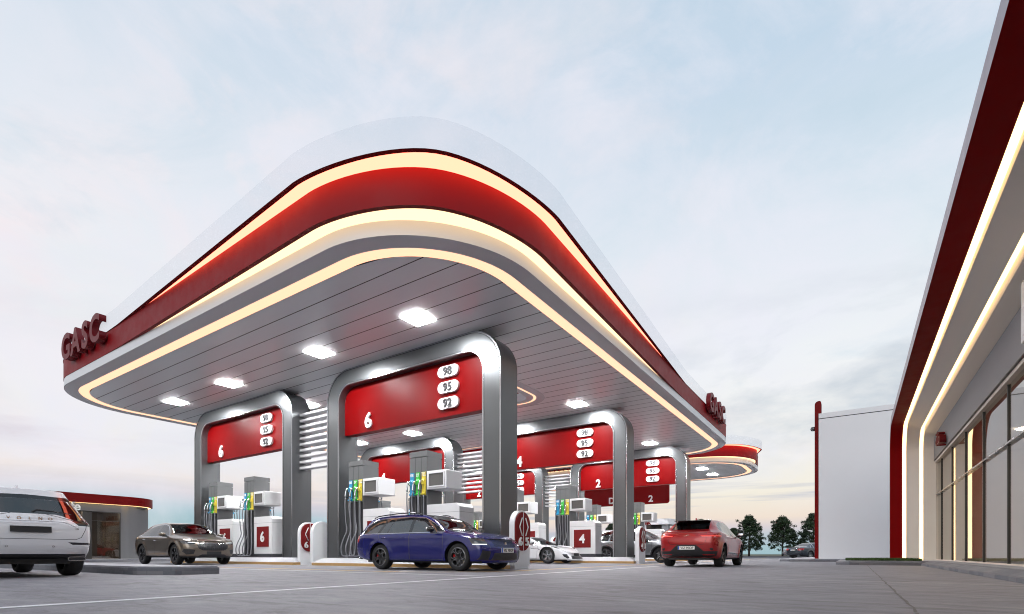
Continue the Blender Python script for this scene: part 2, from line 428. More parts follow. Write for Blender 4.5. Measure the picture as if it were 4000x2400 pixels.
# ------------------------------------------------------------------ ground and markings
SA, CA = math.sin(R(33.64)), math.cos(R(33.64))
def cw(xc, d): return (xc*CA-d*SA, xc*SA+d*CA)          # a point given across and along the road axis
def sheet(name, poly, z, mat, label=None):
    me = mesh([(x, y, z) for x, y in poly], [tuple(range(len(poly)))])
    o = obj(name, me, mat); tag(o, label, None, None, 'structure'); return o
sheet('ground', [(-700, -700), (700, -700), (700, 700), (-700, 700)], 0, 'concrete_ground', 'grey stained concrete forecourt reaching to the horizon')
pbr('edge_sky_sheen', (.30, .235, .275), .42, coat=.2)  # sky reflected on the glossy arch edge, painted in as mauve
def strip_path(pts, w):
    """a flat ribbon along a polyline"""
    L, Rr = [], []
    for i, p in enumerate(pts):
        a = Vector(pts[max(i-1, 0)]); b = Vector(pts[min(i+1, len(pts)-1)]); t = (b-a).normalized(); n = Vector((-t.y, t.x))
        ww = w if not callable(w) else w(i)
        L.append(Vector(p)+n*ww/2); Rr.append(Vector(p)-n*ww/2)
    return L, Rr
def ribbon(name, pts, w, z, mat, label):
    L, Rr = strip_path(pts, w); n = len(pts)
    me = mesh([(p.x, p.y, z) for p in L+Rr], [(i, i+1, n+i+1, n+i) for i in range(n-1)])
    me.flip_normals()
    return tag(obj(name, me, mat), label, None, None, 'structure')
arc = [(-9.2+2.4*math.cos(a), 10.75+2.4*math.sin(a)) for a in np.linspace(-PI/2, 0, 12)]
ribbon('road_marking', [(-40, 8.35), (-20, 8.35)]+arc+[(-6.8, 25), (-6.8, 52)], .13, .004, 'yellow_paint', 'yellow line painted round the edge of the pump area')
ribbon('road_marking', [(-60, 7.62), (-30, 7.62), (-5.52, 7.62)], .09, .004, 'white_paint', 'thin white line painted along the front of the pumps')
ribbon('road_marking', [(-5.36, -2), (-5.40, 3), (-5.45, 10), (-5.45, 24), (-5.45, 60)], lambda i: (.17, .13, .10, .10, .10)[i], .004, 'white_paint', 'long white line running past the pumps into the distance')
ribbon('road_marking', [(-1.2, 9.3), (.3, 9.25), (1.9, 9.2)], .02, .004, 'white_paint', 'fine pale line across the drive in front of the shop')
rj = random.Random(3)
ck = [(.36+rj.uniform(-.012, .012)*(1 if y > 3 else .4), y) for y in np.linspace(1.5, 23.1, 64)]
ribbon('ground_crack', ck, lambda i: .014+.014*((i*7) % 5)/5, .004, 'crack_fill', 'dark crack running along the drive towards the grass bed')
# far verge with its kerb
def slab(name, poly, z0, z1, mat, label=None, kind='structure'):
    bm = bm_new(); prism(bm, poly, 'z', z0, z1); o = obj(name, bm_mesh(bm), mat); tag(o, label, None, None, kind); return o
slab('verge', [cw(-420, 62.4), cw(420, 62.4), cw(420, 640), cw(-420, 640)], -.2, .11, 'verge_grass', 'dry grass verge beyond the forecourt')
slab('verge_kerb', [cw(-420, 62.0), cw(420, 62.0), cw(420, 62.4), cw(-420, 62.4)], -.2, .15, 'kerb_stone', 'bluish stone kerb along the far verge')
# near median with bevelled stone kerb
def kerb_block(name, poly, top, inset, mat, label, z1, mat_top=None):
    """ground outline, sloping stone edge, flat top"""
    n = len(poly); cx = sum(p[0] for p in poly)/n; cy = sum(p[1] for p in poly)/n
    P = [Vector(p) for p in poly]; inn = []
    for i in range(n):
        a, b, c = P[i-1], P[i], P[(i+1) % n]
        t1 = (b-a).normalized(); t2 = (c-b).normalized(); n1 = Vector((-t1.y, t1.x)); n2 = Vector((-t2.y, t2.x))
        m = (n1+n2)/max(.3, 1+n1.dot(n2)); inn.append(b+m*inset)
    V = [(p.x, p.y, 0) for p in P]+[(p.x, p.y, z1) for p in P]+[(p.x, p.y, top) for p in inn]
    F = [tuple(range(2*n, 3*n))]; fm = [1]
    for i in range(n):
        j = (i+1) % n
        F.append((i, j, n+j, n+i)); fm.append(0); F.append((n+i, n+j, 2*n+j, 2*n+i)); fm.append(2)
    me = mesh(V, F, mats=[mat[0], mat[1], mat[2]], fm=fm)
    o = obj(name, me); tag(o, label, None, None, 'structure'); return o
kerb_block('median', [(-60, 4.35), (-11.75, 4.35), (-11.1, 4.75), (-10.9, 5.5), (-60, 5.5)], .165, .03, ('kerb_stone', 'kerb_white', 'kerb_stone'), 'low stone kerbed median in front of the left cars', .13)
kerb_block('pavement', [(1.94, -9), (14, -9), (14, 23.1), (1.94, 23.1)], .17, .24, ('kerb_stone', 'plaster_grey', 'kerb_stone'), 'sloping stone pavement along the shop windows', .07)
kerb_block('planting_bed', [(-.62, 23.75), (-.2, 23.12), (2.8, 23.12), (2.8, 27.8), (-.62, 27.8)], .16, .06, ('kerb_stone', 'kerb_white', 'kerb_stone'), 'stone kerbed bed of grass at the shop corner', .10)
kerb_block('plinth_kerb', [(-3.5, 32.2), (-3.0, 31.7), (8, 31.7), (8, 52), (-3.5, 52)], .15, .06, ('kerb_stone', 'kerb_white', 'kerb_stone'), 'stone kerb under the white neighbouring building', .09)
kerb_block('cafe_pavement', [(-50, -20), (-32.2, -20), (-32.2, 15.2), (-50, 15.2)], .15, .05, ('kerb_stone', 'kerb_white', 'kerb_stone'), 'stone kerb round the cafe building', .10)
def grass_tufts(name, x0, x1, y0, y1, z, n, hgt, label):
    rg = random.Random(11); V = []; F = []
    for i in range(n):
        x = rg.uniform(x0, x1); y = rg.uniform(y0, y1); a = rg.uniform(0, PI); h = hgt*rg.uniform(.5, 1.2); w = .012
        dx, dy = math.cos(a)*w, math.sin(a)*w; lx, ly = rg.uniform(-.04, .04), rg.uniform(-.04, .04); k = len(V)
        V += [(x-dx, y-dy, z), (x+dx, y+dy, z), (x+lx, y+ly, z+h)]; F.append((k, k+1, k+2))
    k = len(V); V += [(x0, y0, z), (x1, y0, z), (x1, y1, z), (x0, y1, z)]; F.append((k, k+1, k+2, k+3))
    tag(obj(name, mesh(V, F), 'grass_blade'), label, 'grass', None, 'stuff')
grass_tufts('bed_grass', -.3, 2.0, 23.45, 26.8, .165, 9000, .09, 'dark green grass filling the bed at the shop corner')

# ------------------------------------------------------------------ canopies
def rrect(x0, x1, y0, y1, r, ins=0, arcn=28, step=1.2):
    """rounded rectangle outline, counter-clockwise from the front left corner; the same count at any inset"""
    rr = max(r-ins, .05); pts = []
    def edge(a, b, n, N):
        for i in range(n): pts.append((Vector(a).lerp(Vector(b), i/n), Vector(N)))
    nx = max(2, int((x1-x0-2*r)/step)); ny = max(2, int((y1-y0-2*r)/step))
    def arc_(cx, cy, a0):
        for i in range(arcn):
            a = a0+(PI/2)*i/arcn; N = Vector((math.cos(a), math.sin(a))); pts.append((Vector((cx, cy))+N*rr, N))
    edge((x0+r, y0+ins), (x1-r, y0+ins), nx, (0, -1)); arc_(x1-r, y0+r, -PI/2)
    edge((x1-ins, y0+r), (x1-ins, y1-r), ny, (1, 0)); arc_(x1-r, y1-r, 0)
    edge((x1-r, y1-ins), (x0+r, y1-ins), nx, (0, 1)); arc_(x0+r, y1-r, PI/2)
    edge((x0+ins, y1-r), (x0+ins, y0+r), ny, (-1, 0)); arc_(x0+r, y0+r, PI)
    return pts
def loops_mesh(loops, mats=None, fm=None, smooth=False, close=True):
    """bridge successive closed loops of 3D points"""
    V = [p for L in loops for p in L]; n = len(loops[0]); F = []; M = []
    for j in range(len(loops)-1):
        for i in range(n):
            k = (i+1) % n
            F.append((j*n+i, j*n+k, (j+1)*n+k, (j+1)*n+i)); M.append(fm[j] if fm else 0)
    return mesh(V, F, smooth=smooth, mats=mats, fm=M if fm else None)
def xr_at(x0, x1, y0, y1, r, y):
    """x-range of a rounded rectangle at y"""
    if y < y0-1e-6 or y > y1+1e-6: return None
    if y < y0+r: q = y0+r-y
    elif y > y1-r: q = y-(y1-r)
    else: q = 0
    c = r-math.sqrt(max(0, r*r-q*q)); return (x0+c, x1-c)
def sliced(box_, holes, z, pitch=None, gap=.03, fine=.14):
    x0, x1, y0, y1, r = box_; V = []; F = []
    br = {y0, y1}
    y = y0
    while y < y1: br.add(y); y += .62 if not pitch else pitch
    for h in holes: br |= {h[2], h[3]}
    for (a, b, rr_) in [(y0, y0+r, r), (y1-r, y1, r)]+[(h[2], h[2]+h[4], 1) for h in holes]+[(h[3]-h[4], h[3], 1) for h in holes]:
        q = a
        while q < b: br.add(q); q += fine
    br = sorted(br)
    def quad(a, b, ya, yb):
        if a[1]-a[0] < 1e-3 and b[1]-b[0] < 1e-3: return
        k = len(V); V.extend([(a[0], ya, z), (a[1], ya, z), (b[1], yb, z), (b[0], yb, z)]); F.append((k+3, k+2, k+1, k))
    for ya, yb in zip(br, br[1:]):
        if yb-ya < 1e-4: continue
        yb2 = yb
        if pitch:
            f = (yb-y0)/pitch
            if abs(f-round(f)) < 1e-3: yb2 = yb-gap
        A, B = xr_at(x0, x1, y0, y1, r, ya), xr_at(x0, x1, y0, y1, r, yb2)
        hs = [h for h in holes if ya >= h[2]-1e-6 and yb <= h[3]+1e-6]
        if hs:
            h = hs[0]; HA, HB = xr_at(*h, ya), xr_at(*h, yb2)
            quad((A[0], HA[0]), (B[0], HB[0]), ya, yb2); quad((HA[1], A[1]), (HB[1], B[1]), ya, yb2)
        else: quad(A, B, ya, yb2)
    return mesh(V, F)
ZS, Z1, Z2, Z3 = 7.04, 7.34, 8.08, 8.68
def canopy(x0, x1, y0, y1, r, dyf, dxf, holes, label, z_soff=ZS):
    root = empty('fuel_canopy', ((x0+x1)/2, (y0+y1)/2, z_soff)); O = root.location.copy()
    tag(root, label, 'canopy', 'canopies over the fuel pumps')
    def part(name, me, mat=None, par=None):
        me.transform(Matrix.Translation(-O)); return obj(name, me, mat, par or root)
    base = rrect(x0, x1, y0, y1, r)
    def disp(p, N, k):
        sF = min(1, max(0, -N.y)*1.3); sR = min(1, max(0, N.x)*1.3); sF = sF*sF*(3-2*sF); sR = sR*sR*(3-2*sR)
        D = Vector((.36*k*dxf(p.y)*sR, -.36*k*dyf(p.x)*sF))
        return D+N*(.014*k)
    def lip(k0, k1, z, mat_out):
        """the underside between two tiers: a dark lip outside, the lit strip inside"""
        A, B, Cc = [], [], []
        for p, N in base:
            d0 = disp(p, N, k0) if k0 else Vector((0, 0)); d1 = disp(p, N, k1); q0 = p+d0; q1 = p+d1; w = (q1-q0).length
            m = q1+(q0-q1)*(min(w, .105)/max(w, 1e-6))
            A.append((q1.x, q1.y, z)); B.append((m.x, m.y, z)); Cc.append((m.x, m.y, z+.012)); 
        D = [((p+(disp(p, N, k0) if k0 else Vector((0, 0))))) for p, N in base]
        D = [(q.x, q.y, z+.012) for q in D]
        me1 = loops_mesh([A, B, Cc]); me1.flip_normals()
        me2 = loops_mesh([Cc, D]); me2.flip_normals()
        return me1, me2
    def wall(k, za, zb):
        L = [(p+(disp(p, N, k) if k else Vector((0, 0)))) for p, N in base]
        return loops_mesh([[(q.x, q.y, za) for q in L], [(q.x, q.y, zb) for q in L]], smooth=True)
    part('lower_fascia', wall(0, z_soff, Z1+.012), 'white_panel')
    a, b = lip(0, 1, Z1, None); part('fascia_lip', a, 'maroon'); part('light_strip', b, 'strip_lit_bright')
    part('red_band', wall(1, Z1, Z2+.012), 'red_fascia')
    a, b = lip(1, 2, Z2, None); part('fascia_lip', a, 'maroon'); part('light_strip', b, 'strip_lit_warm')
    part('upper_fascia', wall(2, Z2, Z3), 'frosted_screen')
    # underside
    def L(ins, z): return [(p.x, p.y, z) for p, N in rrect(x0, x1, y0, y1, r, ins)]
    me = loops_mesh([L(0, z_soff), L(.045, z_soff-.0), L(.45, z_soff), L(.45, z_soff+.02)]); me.flip_normals(); part('soffit_border', me, 'soffit_edge')
    me = loops_mesh([L(.45, z_soff+.012), L(.79, z_soff+.012)]); me.flip_normals(); part('light_strip', me, 'strip_lit')
    me = loops_mesh([L(.79, z_soff+.014), L(.79, z_soff)]); me.flip_normals()
    inner = (x0+.79, x1-.79, y0+.79, y1-.79, r-.79)
    part('soffit_boards', sliced(inner, holes, z_soff+.004, pitch=.62), 'soffit')
    part('soffit_backing', sliced(inner, holes, z_soff+.05), 'groove')
    part('roof_deck', (lambda m: (m.flip_normals(), m)[1])(sliced((x0-.0, x1+.0, y0-.0, y1+.0, r), holes, Z2+.0)), 'white_wall')
    for h in holes:
        hx0, hx1, hy0, hy1, hr = h
        def H(ins, z): return [(p.x, p.y, z) for p, N in rrect(hx0, hx1, hy0, hy1, hr, ins, 10, 2.)]
        me = loops_mesh([H(0, z_soff+.004), H(0, z_soff-.01), H(.36, z_soff-.01), H(.36, z_soff+.004)]); me.flip_normals(); part('opening_border', me, 'soffit_edge')
        me = loops_mesh([H(.36, z_soff-.002), H(.48, z_soff-.002)]); me.flip_normals(); part('light_strip', me, 'strip_lit')
        me = loops_mesh([H(.48, z_soff-.01), H(.78, z_soff-.01), H(.78, z_soff+.35), H(.78, z_soff+.36), H(.78, Z2-.02)], mats=['soffit_edge', 'white_panel', 'red_fascia'], fm=[0, 1, 2, 2]); me.flip_normals(); part('opening_lining', me)
        bm = bm_new(); x = hx0+.9
        while x < hx1-.8:
            rg = hr if (x < hx0+hr or x > hx1-hr) else 0
            cut = .79+(hr-math.sqrt(max(0, hr*hr-(max(hx0+hr-x, x-(hx1-hr), 0))**2)) if rg else 0)
            if hy1-hy0-2*cut > .2: box(bm, x, x+.07, hy0+cut, hy1-cut, z_soff+.75, z_soff+1.0)
            x += .5
        part('opening_slats', bm_mesh(bm), 'slat_dark')
    return root
MX0, MX1, MY0, MY1, MR = -28.7, -6.37, 7.1, 35.4, 3.3
clamp = lambda v: max(0., min(1., v))
main_canopy = canopy(MX0, MX1, MY0, MY1, MR, lambda x: clamp((x+21.2)/(21.2-9.65)), lambda y: clamp((23.6-y)/(23.6-10.4)),
       [(-24.3, -10.75, 15.35, 19.6, 1.35), (-24.3, -10.75, 25.05, 29.3, 1.35)],
       'large rounded red and white canopy with glowing strips over the near pumps')
far_canopy = canopy(-28.7, -6.37, 38.3, 48.1, 3.9, lambda x: 1., lambda y: clamp((43.6-y)/2.),
       [], 'smaller rounded canopy far behind the main one at the right')
# dark slats bridging the two canopies
bm = bm_new(); x = -27.
while x < -13: box(bm, x, x+.08, 35.45, 38.28, 7.35, 7.6); x += .42
t = tag(obj('pergola', bm_mesh(bm), 'slat_dark'), 'dark pergola slats bridging the main canopy and the far canopy', 'pergola')

# ------------------------------------------------------------------ lamps in the soffit
def lamp_proto():
    root = empty('ceiling_lamp')
    bm = bm_new()
    for a, b, c, d in ((-.36, .36, -.36, -.345), (-.36, .36, .345, .36), (-.36, -.345, -.345, .345), (.345, .36, -.345, .345)): box(bm, a, b, c, d, -.008, 0)
    obj('lamp_frame', bm_mesh(bm), 'white_panel', root)
    obj('diffuser', mbox(-.345, .345, -.345, .345, -.014, -.004), 'lamp_lit', root)
    return root
lamp0 = None
XL = [(-24.68, 'far left'), (-20.27, 'middle left'), (-14.67, 'middle right'), (-10.23, 'far right')]
YL = [(10.6, 'in front of the nearest portals'), (14.05, 'just behind the nearest portals'), (20.6, 'in front of the second row of portals'), (23.8, 'just behind the second row of portals'),
      (30.3, 'in front of the third row of portals'), (33.4, 'behind the third row of portals'), (41.6, 'under the far canopy, near side'), (45.1, 'under the far canopy, back side')]
for y, yn in YL:
    for x, xn in XL:
        if lamp0 is None: lamp0 = lamp_proto(); o = lamp0
        else: o = copy_tree(lamp0)
        o.location = (x if y < 40 else x+.33, y, 7.03)
        tag(o, f'ceiling lamp {yn}, {xn} of four', 'ceiling lamp', 'square lamps set in the canopy undersides')

# ------------------------------------------------------------------ portals
PH, PW, PD, LEG, BEAM = 7.03, 7.84, .85, .67, .57
def upath(ins, r, n=24):
    """points up the left leg, across, down the right leg"""
    x0, x1, top = ins if isinstance(ins, tuple) else (ins, PW-ins, PH-ins)
    P = [(x0, .27)]
    P += [(x0+r-r*math.cos(a), top-r+r*math.sin(a)) for a in np.linspace(0, PI/2, n)]
    P += [(x1-r+r*math.sin(a), top-r+r*math.cos(a)) for a in np.linspace(0, PI/2, n)]
    return P+[(x1, .27)]
def portal_frame():
    A = upath((0, PW, PH), 1.15); B = upath((LEG, PW-LEG, PH-BEAM), .6)
    prof = [(0, PD), (0, -.012), (.07, -.012), (.07, .025), (.105, .025), (.105, 0), (.895, 0), (.895, .025), (.92, .025), (.92, -.008), (1, -.008), (1, PD)]
    pm = [0, 1, 1, 2, 2, 0, 2, 2, 1, 1, 0, 0]
    V = []; F = []; fm = []; n = len(prof)
    for a, b in zip(A, B):
        for f, y in prof: V.append((a[0]+(b[0]-a[0])*f, y, a[1]+(b[1]-a[1])*f))
    for i in range(len(A)-1):
        for k in range(n):
            j = (k+1) % n; F.append((i*n+k, i*n+j, (i+1)*n+j, (i+1)*n+k)); fm.append(pm[k])
    F.append(tuple(range(n-1, -1, -1))); fm.append(0); F.append(tuple(range((len(A)-1)*n, len(A)*n))); fm.append(0)
    me = mesh(V, F, mats=['steel', 'steel_trim', 'groove'], fm=fm)
    bm = bm_new(); bm.from_mesh(me); bmesh.ops.recalc_face_normals(bm, faces=bm.faces[:]); bm.to_mesh(me); bm.free(); return me
def rounded(x0, x1, z0, z1, r, corners='all', n=8):
    P = []
    for (cx, cz, a0, nm) in ((x0+r, z0+r, PI, 'bl'), (x1-r, z0+r, 1.5*PI, 'br'), (x1-r, z1-r, 0, 'tr'), (x0+r, z1-r, PI/2, 'tl')):
        if corners == 'all' or nm in corners:
            P += [(cx+r*math.cos(a0+PI/2*i/n), cz+r*math.sin(a0+PI/2*i/n)) for i in range(n+1)]
        else: P.append({'bl': (x0, z0), 'br': (x1, z0), 'tr': (x1, z1), 'tl': (x0, z1)}[nm])
    return P
FRAME = portal_frame()
PANEL = mprism(rounded(LEG-.05, PW-LEG+.05, 4.74, 6.48, .13, 'bl br'), 'y', .27, .58)
def make_portal(x, y, num, label):
    root = empty('pump_portal', (x, y, 0)); tag(root, label, 'portal', 'steel portals spanning the pump islands')
    obj('portal_frame', FRAME, None, root)
    pn = obj('price_panel', PANEL, 'red_panel', root)
    nm = obj('bay_number', text_mesh(num, .50, .06, .035), 'label_white', pn, (1.98, .235, 5.13))
    for k, (tx, z) in enumerate((('98', 6.13), ('95', 5.64), ('92', 5.14))):
        obj('price_badge', mprism(rounded(-.42, .42, -.175, .175, .1749), 'y', -.04, .04), 'white_plastic', pn, (5.68, .23, z))
        obj('badge_digits', text_mesh(tx, .25, .04, .02), 'digit_grey', pn, (5.68, .172, z))
    return root
ROWS = [(12.1, '6', 'nearest'), (21.9, '4', 'second'), (31.65, '2', 'third')]
XP = [(-16.27, 'right'), (-26.27, 'left')]
for y, num, rn in ROWS:
    for x, sn in XP:
        make_portal(x, y, num, f'steel portal with red panel numbered {num}, {sn} one of the {rn} row')
# far portal with hanging panel under the second canopy
root = empty('pump_portal', (-20.9, 41.5, 0)); tag(root, 'far hanging red panel with rounded lower corners behind the third row', 'portal', 'steel portals spanning the pump islands')
obj('leg', mbox(0, .62, 0, .7, .27, 7.03), 'steel', root); obj('leg', mbox(4.0, 4.6, .05, .65, .27, 7.03), 'steel', root)
pn = obj('price_panel', mprism(rounded(.7, 8.5, 4.5, 6.9, .22, 'bl br'), 'y', -.12, -.02), 'red_panel', root)
for tx, px in (('2', 1.3), ('D', 3.6), ('2', 7.0)): obj('bay_number', text_mesh(tx, .52, .05, .035), 'label_white', pn, (px, -.15, 4.95))

# louvre screens between the portals of a row
def louvre(y, rn):
    root = empty('louvre_screen', (-18.43, y+.32, 0)); tag(root, f'white horizontal louvre blades between the {rn} row portals', 'louvre', 'louvre screens between portals')
    n = 10
    for k in range(n):
        z = 3.78+.235*k
        o = obj('blade', mbox(-.28, 2.16+.0, 0, .3, z, z+.095, .012), 'slat', root)
for y, num, rn in ROWS: louvre(y, rn)
# louvre blades overlap the leg of the left portal slightly proud of its face

# islands
def island(x0, x1, y, label):
    o = kerb_block('pump_island', [(x0, y-.6), (x1+.1, y-.6), (x1+.02, y-.2), (x1-.35, y+1.2), (x1-.6, y+1.45), (x0, y+1.45)], .27, .27, ('kerb_ochre', 'kerb_white', 'kerb_white'), label, .10)
    o['category'] = 'kerb island'; del o['kind']; o['group'] = 'raised concrete pump islands'
for y, num, rn in ROWS:
    island(-27.3, -17.55, y, f'concrete pump island with ochre kerb under the left portal of the {rn} row')
    island(-16.35, -8.0, y, f'concrete pump island with ochre kerb under the right portal of the {rn} row')
island(-22, -9.5, 41.5, 'concrete pump island under the far canopy')

# ------------------------------------------------------------------ lettering on the canopy
def brand(x, y, face, label):
    root = empty('canopy_lettering', (x, y, 8.2)); tag(root, label, 'sign letters', 'maroon three dimensional letters on the canopy edge')
    u = Vector((1, 0, 0)) if face == '-y' else Vector((0, 1, 0)); nrm = Vector((0, -1, 0)) if face == '-y' else Vector((1, 0, 0))
    for ch, p in (('G', -1.42), ('A', -.45), ('S', .48), ('C', 1.38)):
        o = obj('letter', text_mesh(ch, .90, .21, .045, face=face), 'red_letter', root); o.location = u*p+nrm*.14
for x, y, f, l in ((-23.25, 7.07, '-y', 'maroon GASC letters on the left end of the canopy edge'), (-6.33, 29.1, '+x', 'maroon GASC letters on the right end of the canopy edge')):
    brand(x, y, f, l)
# ------------------------------------------------------------------ dispensers
NUMME = {n: text_mesh(n, .40, .02, .04) for n in '642'}
def nozzle_meshes():
    bm = bm_new()      # body: spout, grip and swivel, metal
    tube(bm, bez([(0, .02, .17), (0, -.06, .19), (0, -.12, .15), (0, -.165, .07), (0, -.19, -.05), (0, -.195, -.16)], 4), [.011, .012, .014, .016, .02, .024, .028, .03, .032, .032, .03, .03, .03, .028, .027, .026, .028, .030, .030, .026, .022][:21], 8)
    body = bm_mesh(bm, True)
    bm = bm_new()
    tube(bm, bez([(0, -.12, .10), (0, -.06, .03), (0, -.06, -.08), (0, -.10, -.15), (0, -.18, -.15)], 4), .010, 6)
    return body, bm_mesh(bm, True)
def hose_mesh(k):
    r = random.Random(k)
    s = r.uniform(-.03, .03)
    bm = bm_new()
    tube(bm, bez([(0, -.195, 2.34), (0+s, -.22, 2.05), (.03, -.20, 1.55), (.05+s, -.19, 1.2), (0, -.30, .85), (-.02, -.36, .6), (-.02, -.32, .36), (.03, -.20, .31), (.08, -.08, .37), (.09, -.035, .8), (.06, -.03, 1.6), (.05, -.02, 2.25)], 7), .021, 8)
    return bm_mesh(bm, True)
NB, NG = nozzle_meshes()
HOSE = [hose_mesh(k) for k in range(3)]
def disp_proto(num, rn):
    root = empty('fuel_dispenser')
    D = .70
    bm = bm_new(); box(bm, 0, .76, .06, D-.06, .40, 3.55); box(bm, .0, .76, 0, .06, 2.26, 3.50); box(bm, .0, .76, D-.06, D, 2.26, 3.50)
    for x in (0, .245, .505, .74):
        for y0 in (0, D-.06): box(bm, x, x+.02, y0, y0+.06, .42, 2.26)
    obj('column', bm_mesh(bm), 'pump_grey', root)
    bm = bm_new(); box(bm, -.006, .766, -.006, D+.006, 3.52, 3.70, .004); obj('column_cap', bm_mesh(bm), 'pump_grey', root)
    bm = bm_new()
    for x in (.245, .505):
        for y in (-.004, D-.0): box(bm, x+.006, x+.014, y, y+.004, 2.28, 3.51)
    for y in (.052, D-.056): box(bm, .02, .74, y, y+.004, .42, 2.25)
    obj('hose_recess', bm_mesh(bm), 'pump_dark', root)
    obj('plinth', mbox(-.03, 2.06, -.02, D+.02, .27, .42), 'pump_dark', root)
    obj('cabinet', mprism([(.76, .42), (2.08, .42), (2.08, 1.86), (1.97, 1.97), (.76, 1.97)], 'y', 0, D), 'white_plastic', root)
    ln = obj('cabinet_lid_line', mbox(.77, 2.085, -.003, D+.003, 1.70, 1.706), 'pump_grey', root)
    for y, rz in ((-.012, 0), (D+.012, PI)):
        sg = obj('number_plate', mbox(-.43, .43, -.01, .01, -.42, .42), 'maroon', root, (1.42, y, 1.13), (0, 0, rz))
        obj('bay_number', NUMME[num], 'label_white', sg, (0, -.02, 0))
    hd = obj('display_head', mprism(rounded(.77, 1.58, 2.45, 3.03, .025), 'y', -.02, D+.02), 'white_plastic', root)
    for y, s in ((-.02, -1), (D+.02, 1)):
        bm = bm_new(); yy = sorted((y, y+s*.035))
        for a in ((.84, 1.51, 2.51, 2.545), (.84, 1.51, 2.935, 2.97), (.84, .875, 2.545, 2.935), (1.475, 1.51, 2.545, 2.935)): box(bm, a[0], a[1], yy[0], yy[1], a[2], a[3])
        obj('screen_bezel', bm_mesh(bm), 'white_plastic', hd)
        yy = sorted((y, y+s*.012)); obj('screen', mbox(.875, 1.475, yy[0], yy[1], 2.545, 2.935), 'screen', hd)
    for side in (0, 1):
        for k, (x, mt, tx) in enumerate(((.13, 'holder_blue', '80'), (.38, 'holder_green', '92'), (.635, 'holder_yellow', 'ДТ'))):
            if side: M = Matrix.Translation((.76-x, D, 0)) @ Matrix.Rotation(PI, 4, 'Z')
            else: M = Matrix.Translation((x, 0, 0))
            bm = bm_new(); box(bm, -.078, .078, -.03, 0, 2.28, 3.02)
            prism(bm, [(-.03, 2.28), (-.10, 2.30), (-.10, 2.33), (-.045, 2.36), (-.03, 2.36)], 'x', -.07, .07)
            prism(bm, [(-.03, 2.60), (-.085, 2.62), (-.085, 2.72), (-.03, 2.80)], 'x', -.05, .05)
            h = obj('nozzle_holder', bm_mesh(bm), mt, root); h.matrix_local = M
            obj('holder_label', text_mesh(tx, .095, .006, .02, mirror=True), 'label_white', h, (0, -.034, 2.94))
            n = obj('nozzle', NB, 'chrome', root); n.matrix_local = M @ Matrix.Translation((-.0, -.06, 2.55))
            obj('nozzle_guard', NG, 'black_plastic', n)
            hs = obj('hose', HOSE[k], 'hose_grey', root); hs.matrix_local = M @ Matrix.Translation((0, -.06, .03))
    return root
for y, num, rn in ROWS:
    proto = disp_proto(num, rn); first = True
    for x, nm in ((-15.05, 'left pump under the right portal'), (-12.04, 'right pump under the right portal'), (-24.9, 'left pump under the left portal'), (-21.9, 'right pump under the left portal')):
        o = proto if first else copy_tree(proto); first = False
        o.location = (x, y, 0)
        tag(o, f'fuel pump numbered {num}, {nm}, {rn} row', 'fuel pump', 'fuel pumps on the islands')

# ------------------------------------------------------------------ lane signs
def lane_sign(x, y, left, right, flip, label):
    """a thin upright slab with semicircular top; its red oval faces +x, or -x when flipped"""
    root = empty('lane_sign', (x, y, 0), PI if flip else 0)
    tag(root, label, 'lane sign', 'rounded lane number signs at the island ends')
    W_, H_ = .80, 1.63; r = W_/2
    def stad(w, z0, z1, n=18):
        rr = w/2
        return [(-rr, z0)] + [(rr, z0)] + [(rr*math.cos(a), z1-rr+rr*math.sin(a)) for a in np.linspace(0, PI, n)]
    def oval(w, z0, z1, n=16):
        rr = w/2
        return [(rr*math.cos(a), z0+rr+rr*math.sin(a)) for a in np.linspace(PI, 2*PI, n)]+[(rr*math.cos(a), z1-rr+rr*math.sin(a)) for a in np.linspace(0, PI, n)]
    obj('slab', mprism(stad(W_, .10, H_), 'x', -.085, .085), 'white_panel', root)
    obj('foot', mbox(-.075, .075, -.36, .36, 0, .10), 'white_panel', root)
    fc = obj('sign_face', mprism(oval(.74, .50, 1.585), 'x', .085, .125), 'maroon', root)
    obj('divider', mbox(.125, .133, -.008, .008, .505, 1.58), 'label_white', root)
    def chev(s):
        bm = bm_new(); tube(bm, [(.145, s*.09, 1.42), (.145, s*.22, 1.17), (.145, s*.09, .92)], .016, 8); return bm_mesh(bm, True)
    if left: obj('arrow', chev(-1), 'label_white', root); obj('lane_number', text_mesh(left, .23, .05, .015, face='+x'), 'label_white', root, (.15, -.185, .76))
    if right: obj('arrow', chev(1), 'label_white', root); obj('lane_number', text_mesh(right, .23, .05, .015, face='+x'), 'label_white', root, (.15, .165, .76))
    return root
for (y, num, rn), (l, r_) in zip(ROWS, (('6', '5'), ('4', '3'), ('2', '1'))):
    lane_sign(-7.86, y+.10, l, r_, False, f'white lane sign with maroon oval reading {l} and {r_}, right end of {rn} row')
    lane_sign(-17.56, y+.10, l, r_, False, f'white lane sign reading {l} and {r_} in the gap between the {rn} row portals')
    lane_sign(-16.76, y+.10, r_, l, True, f'white lane sign seen from its plain back beside the right portal of the {rn} row')

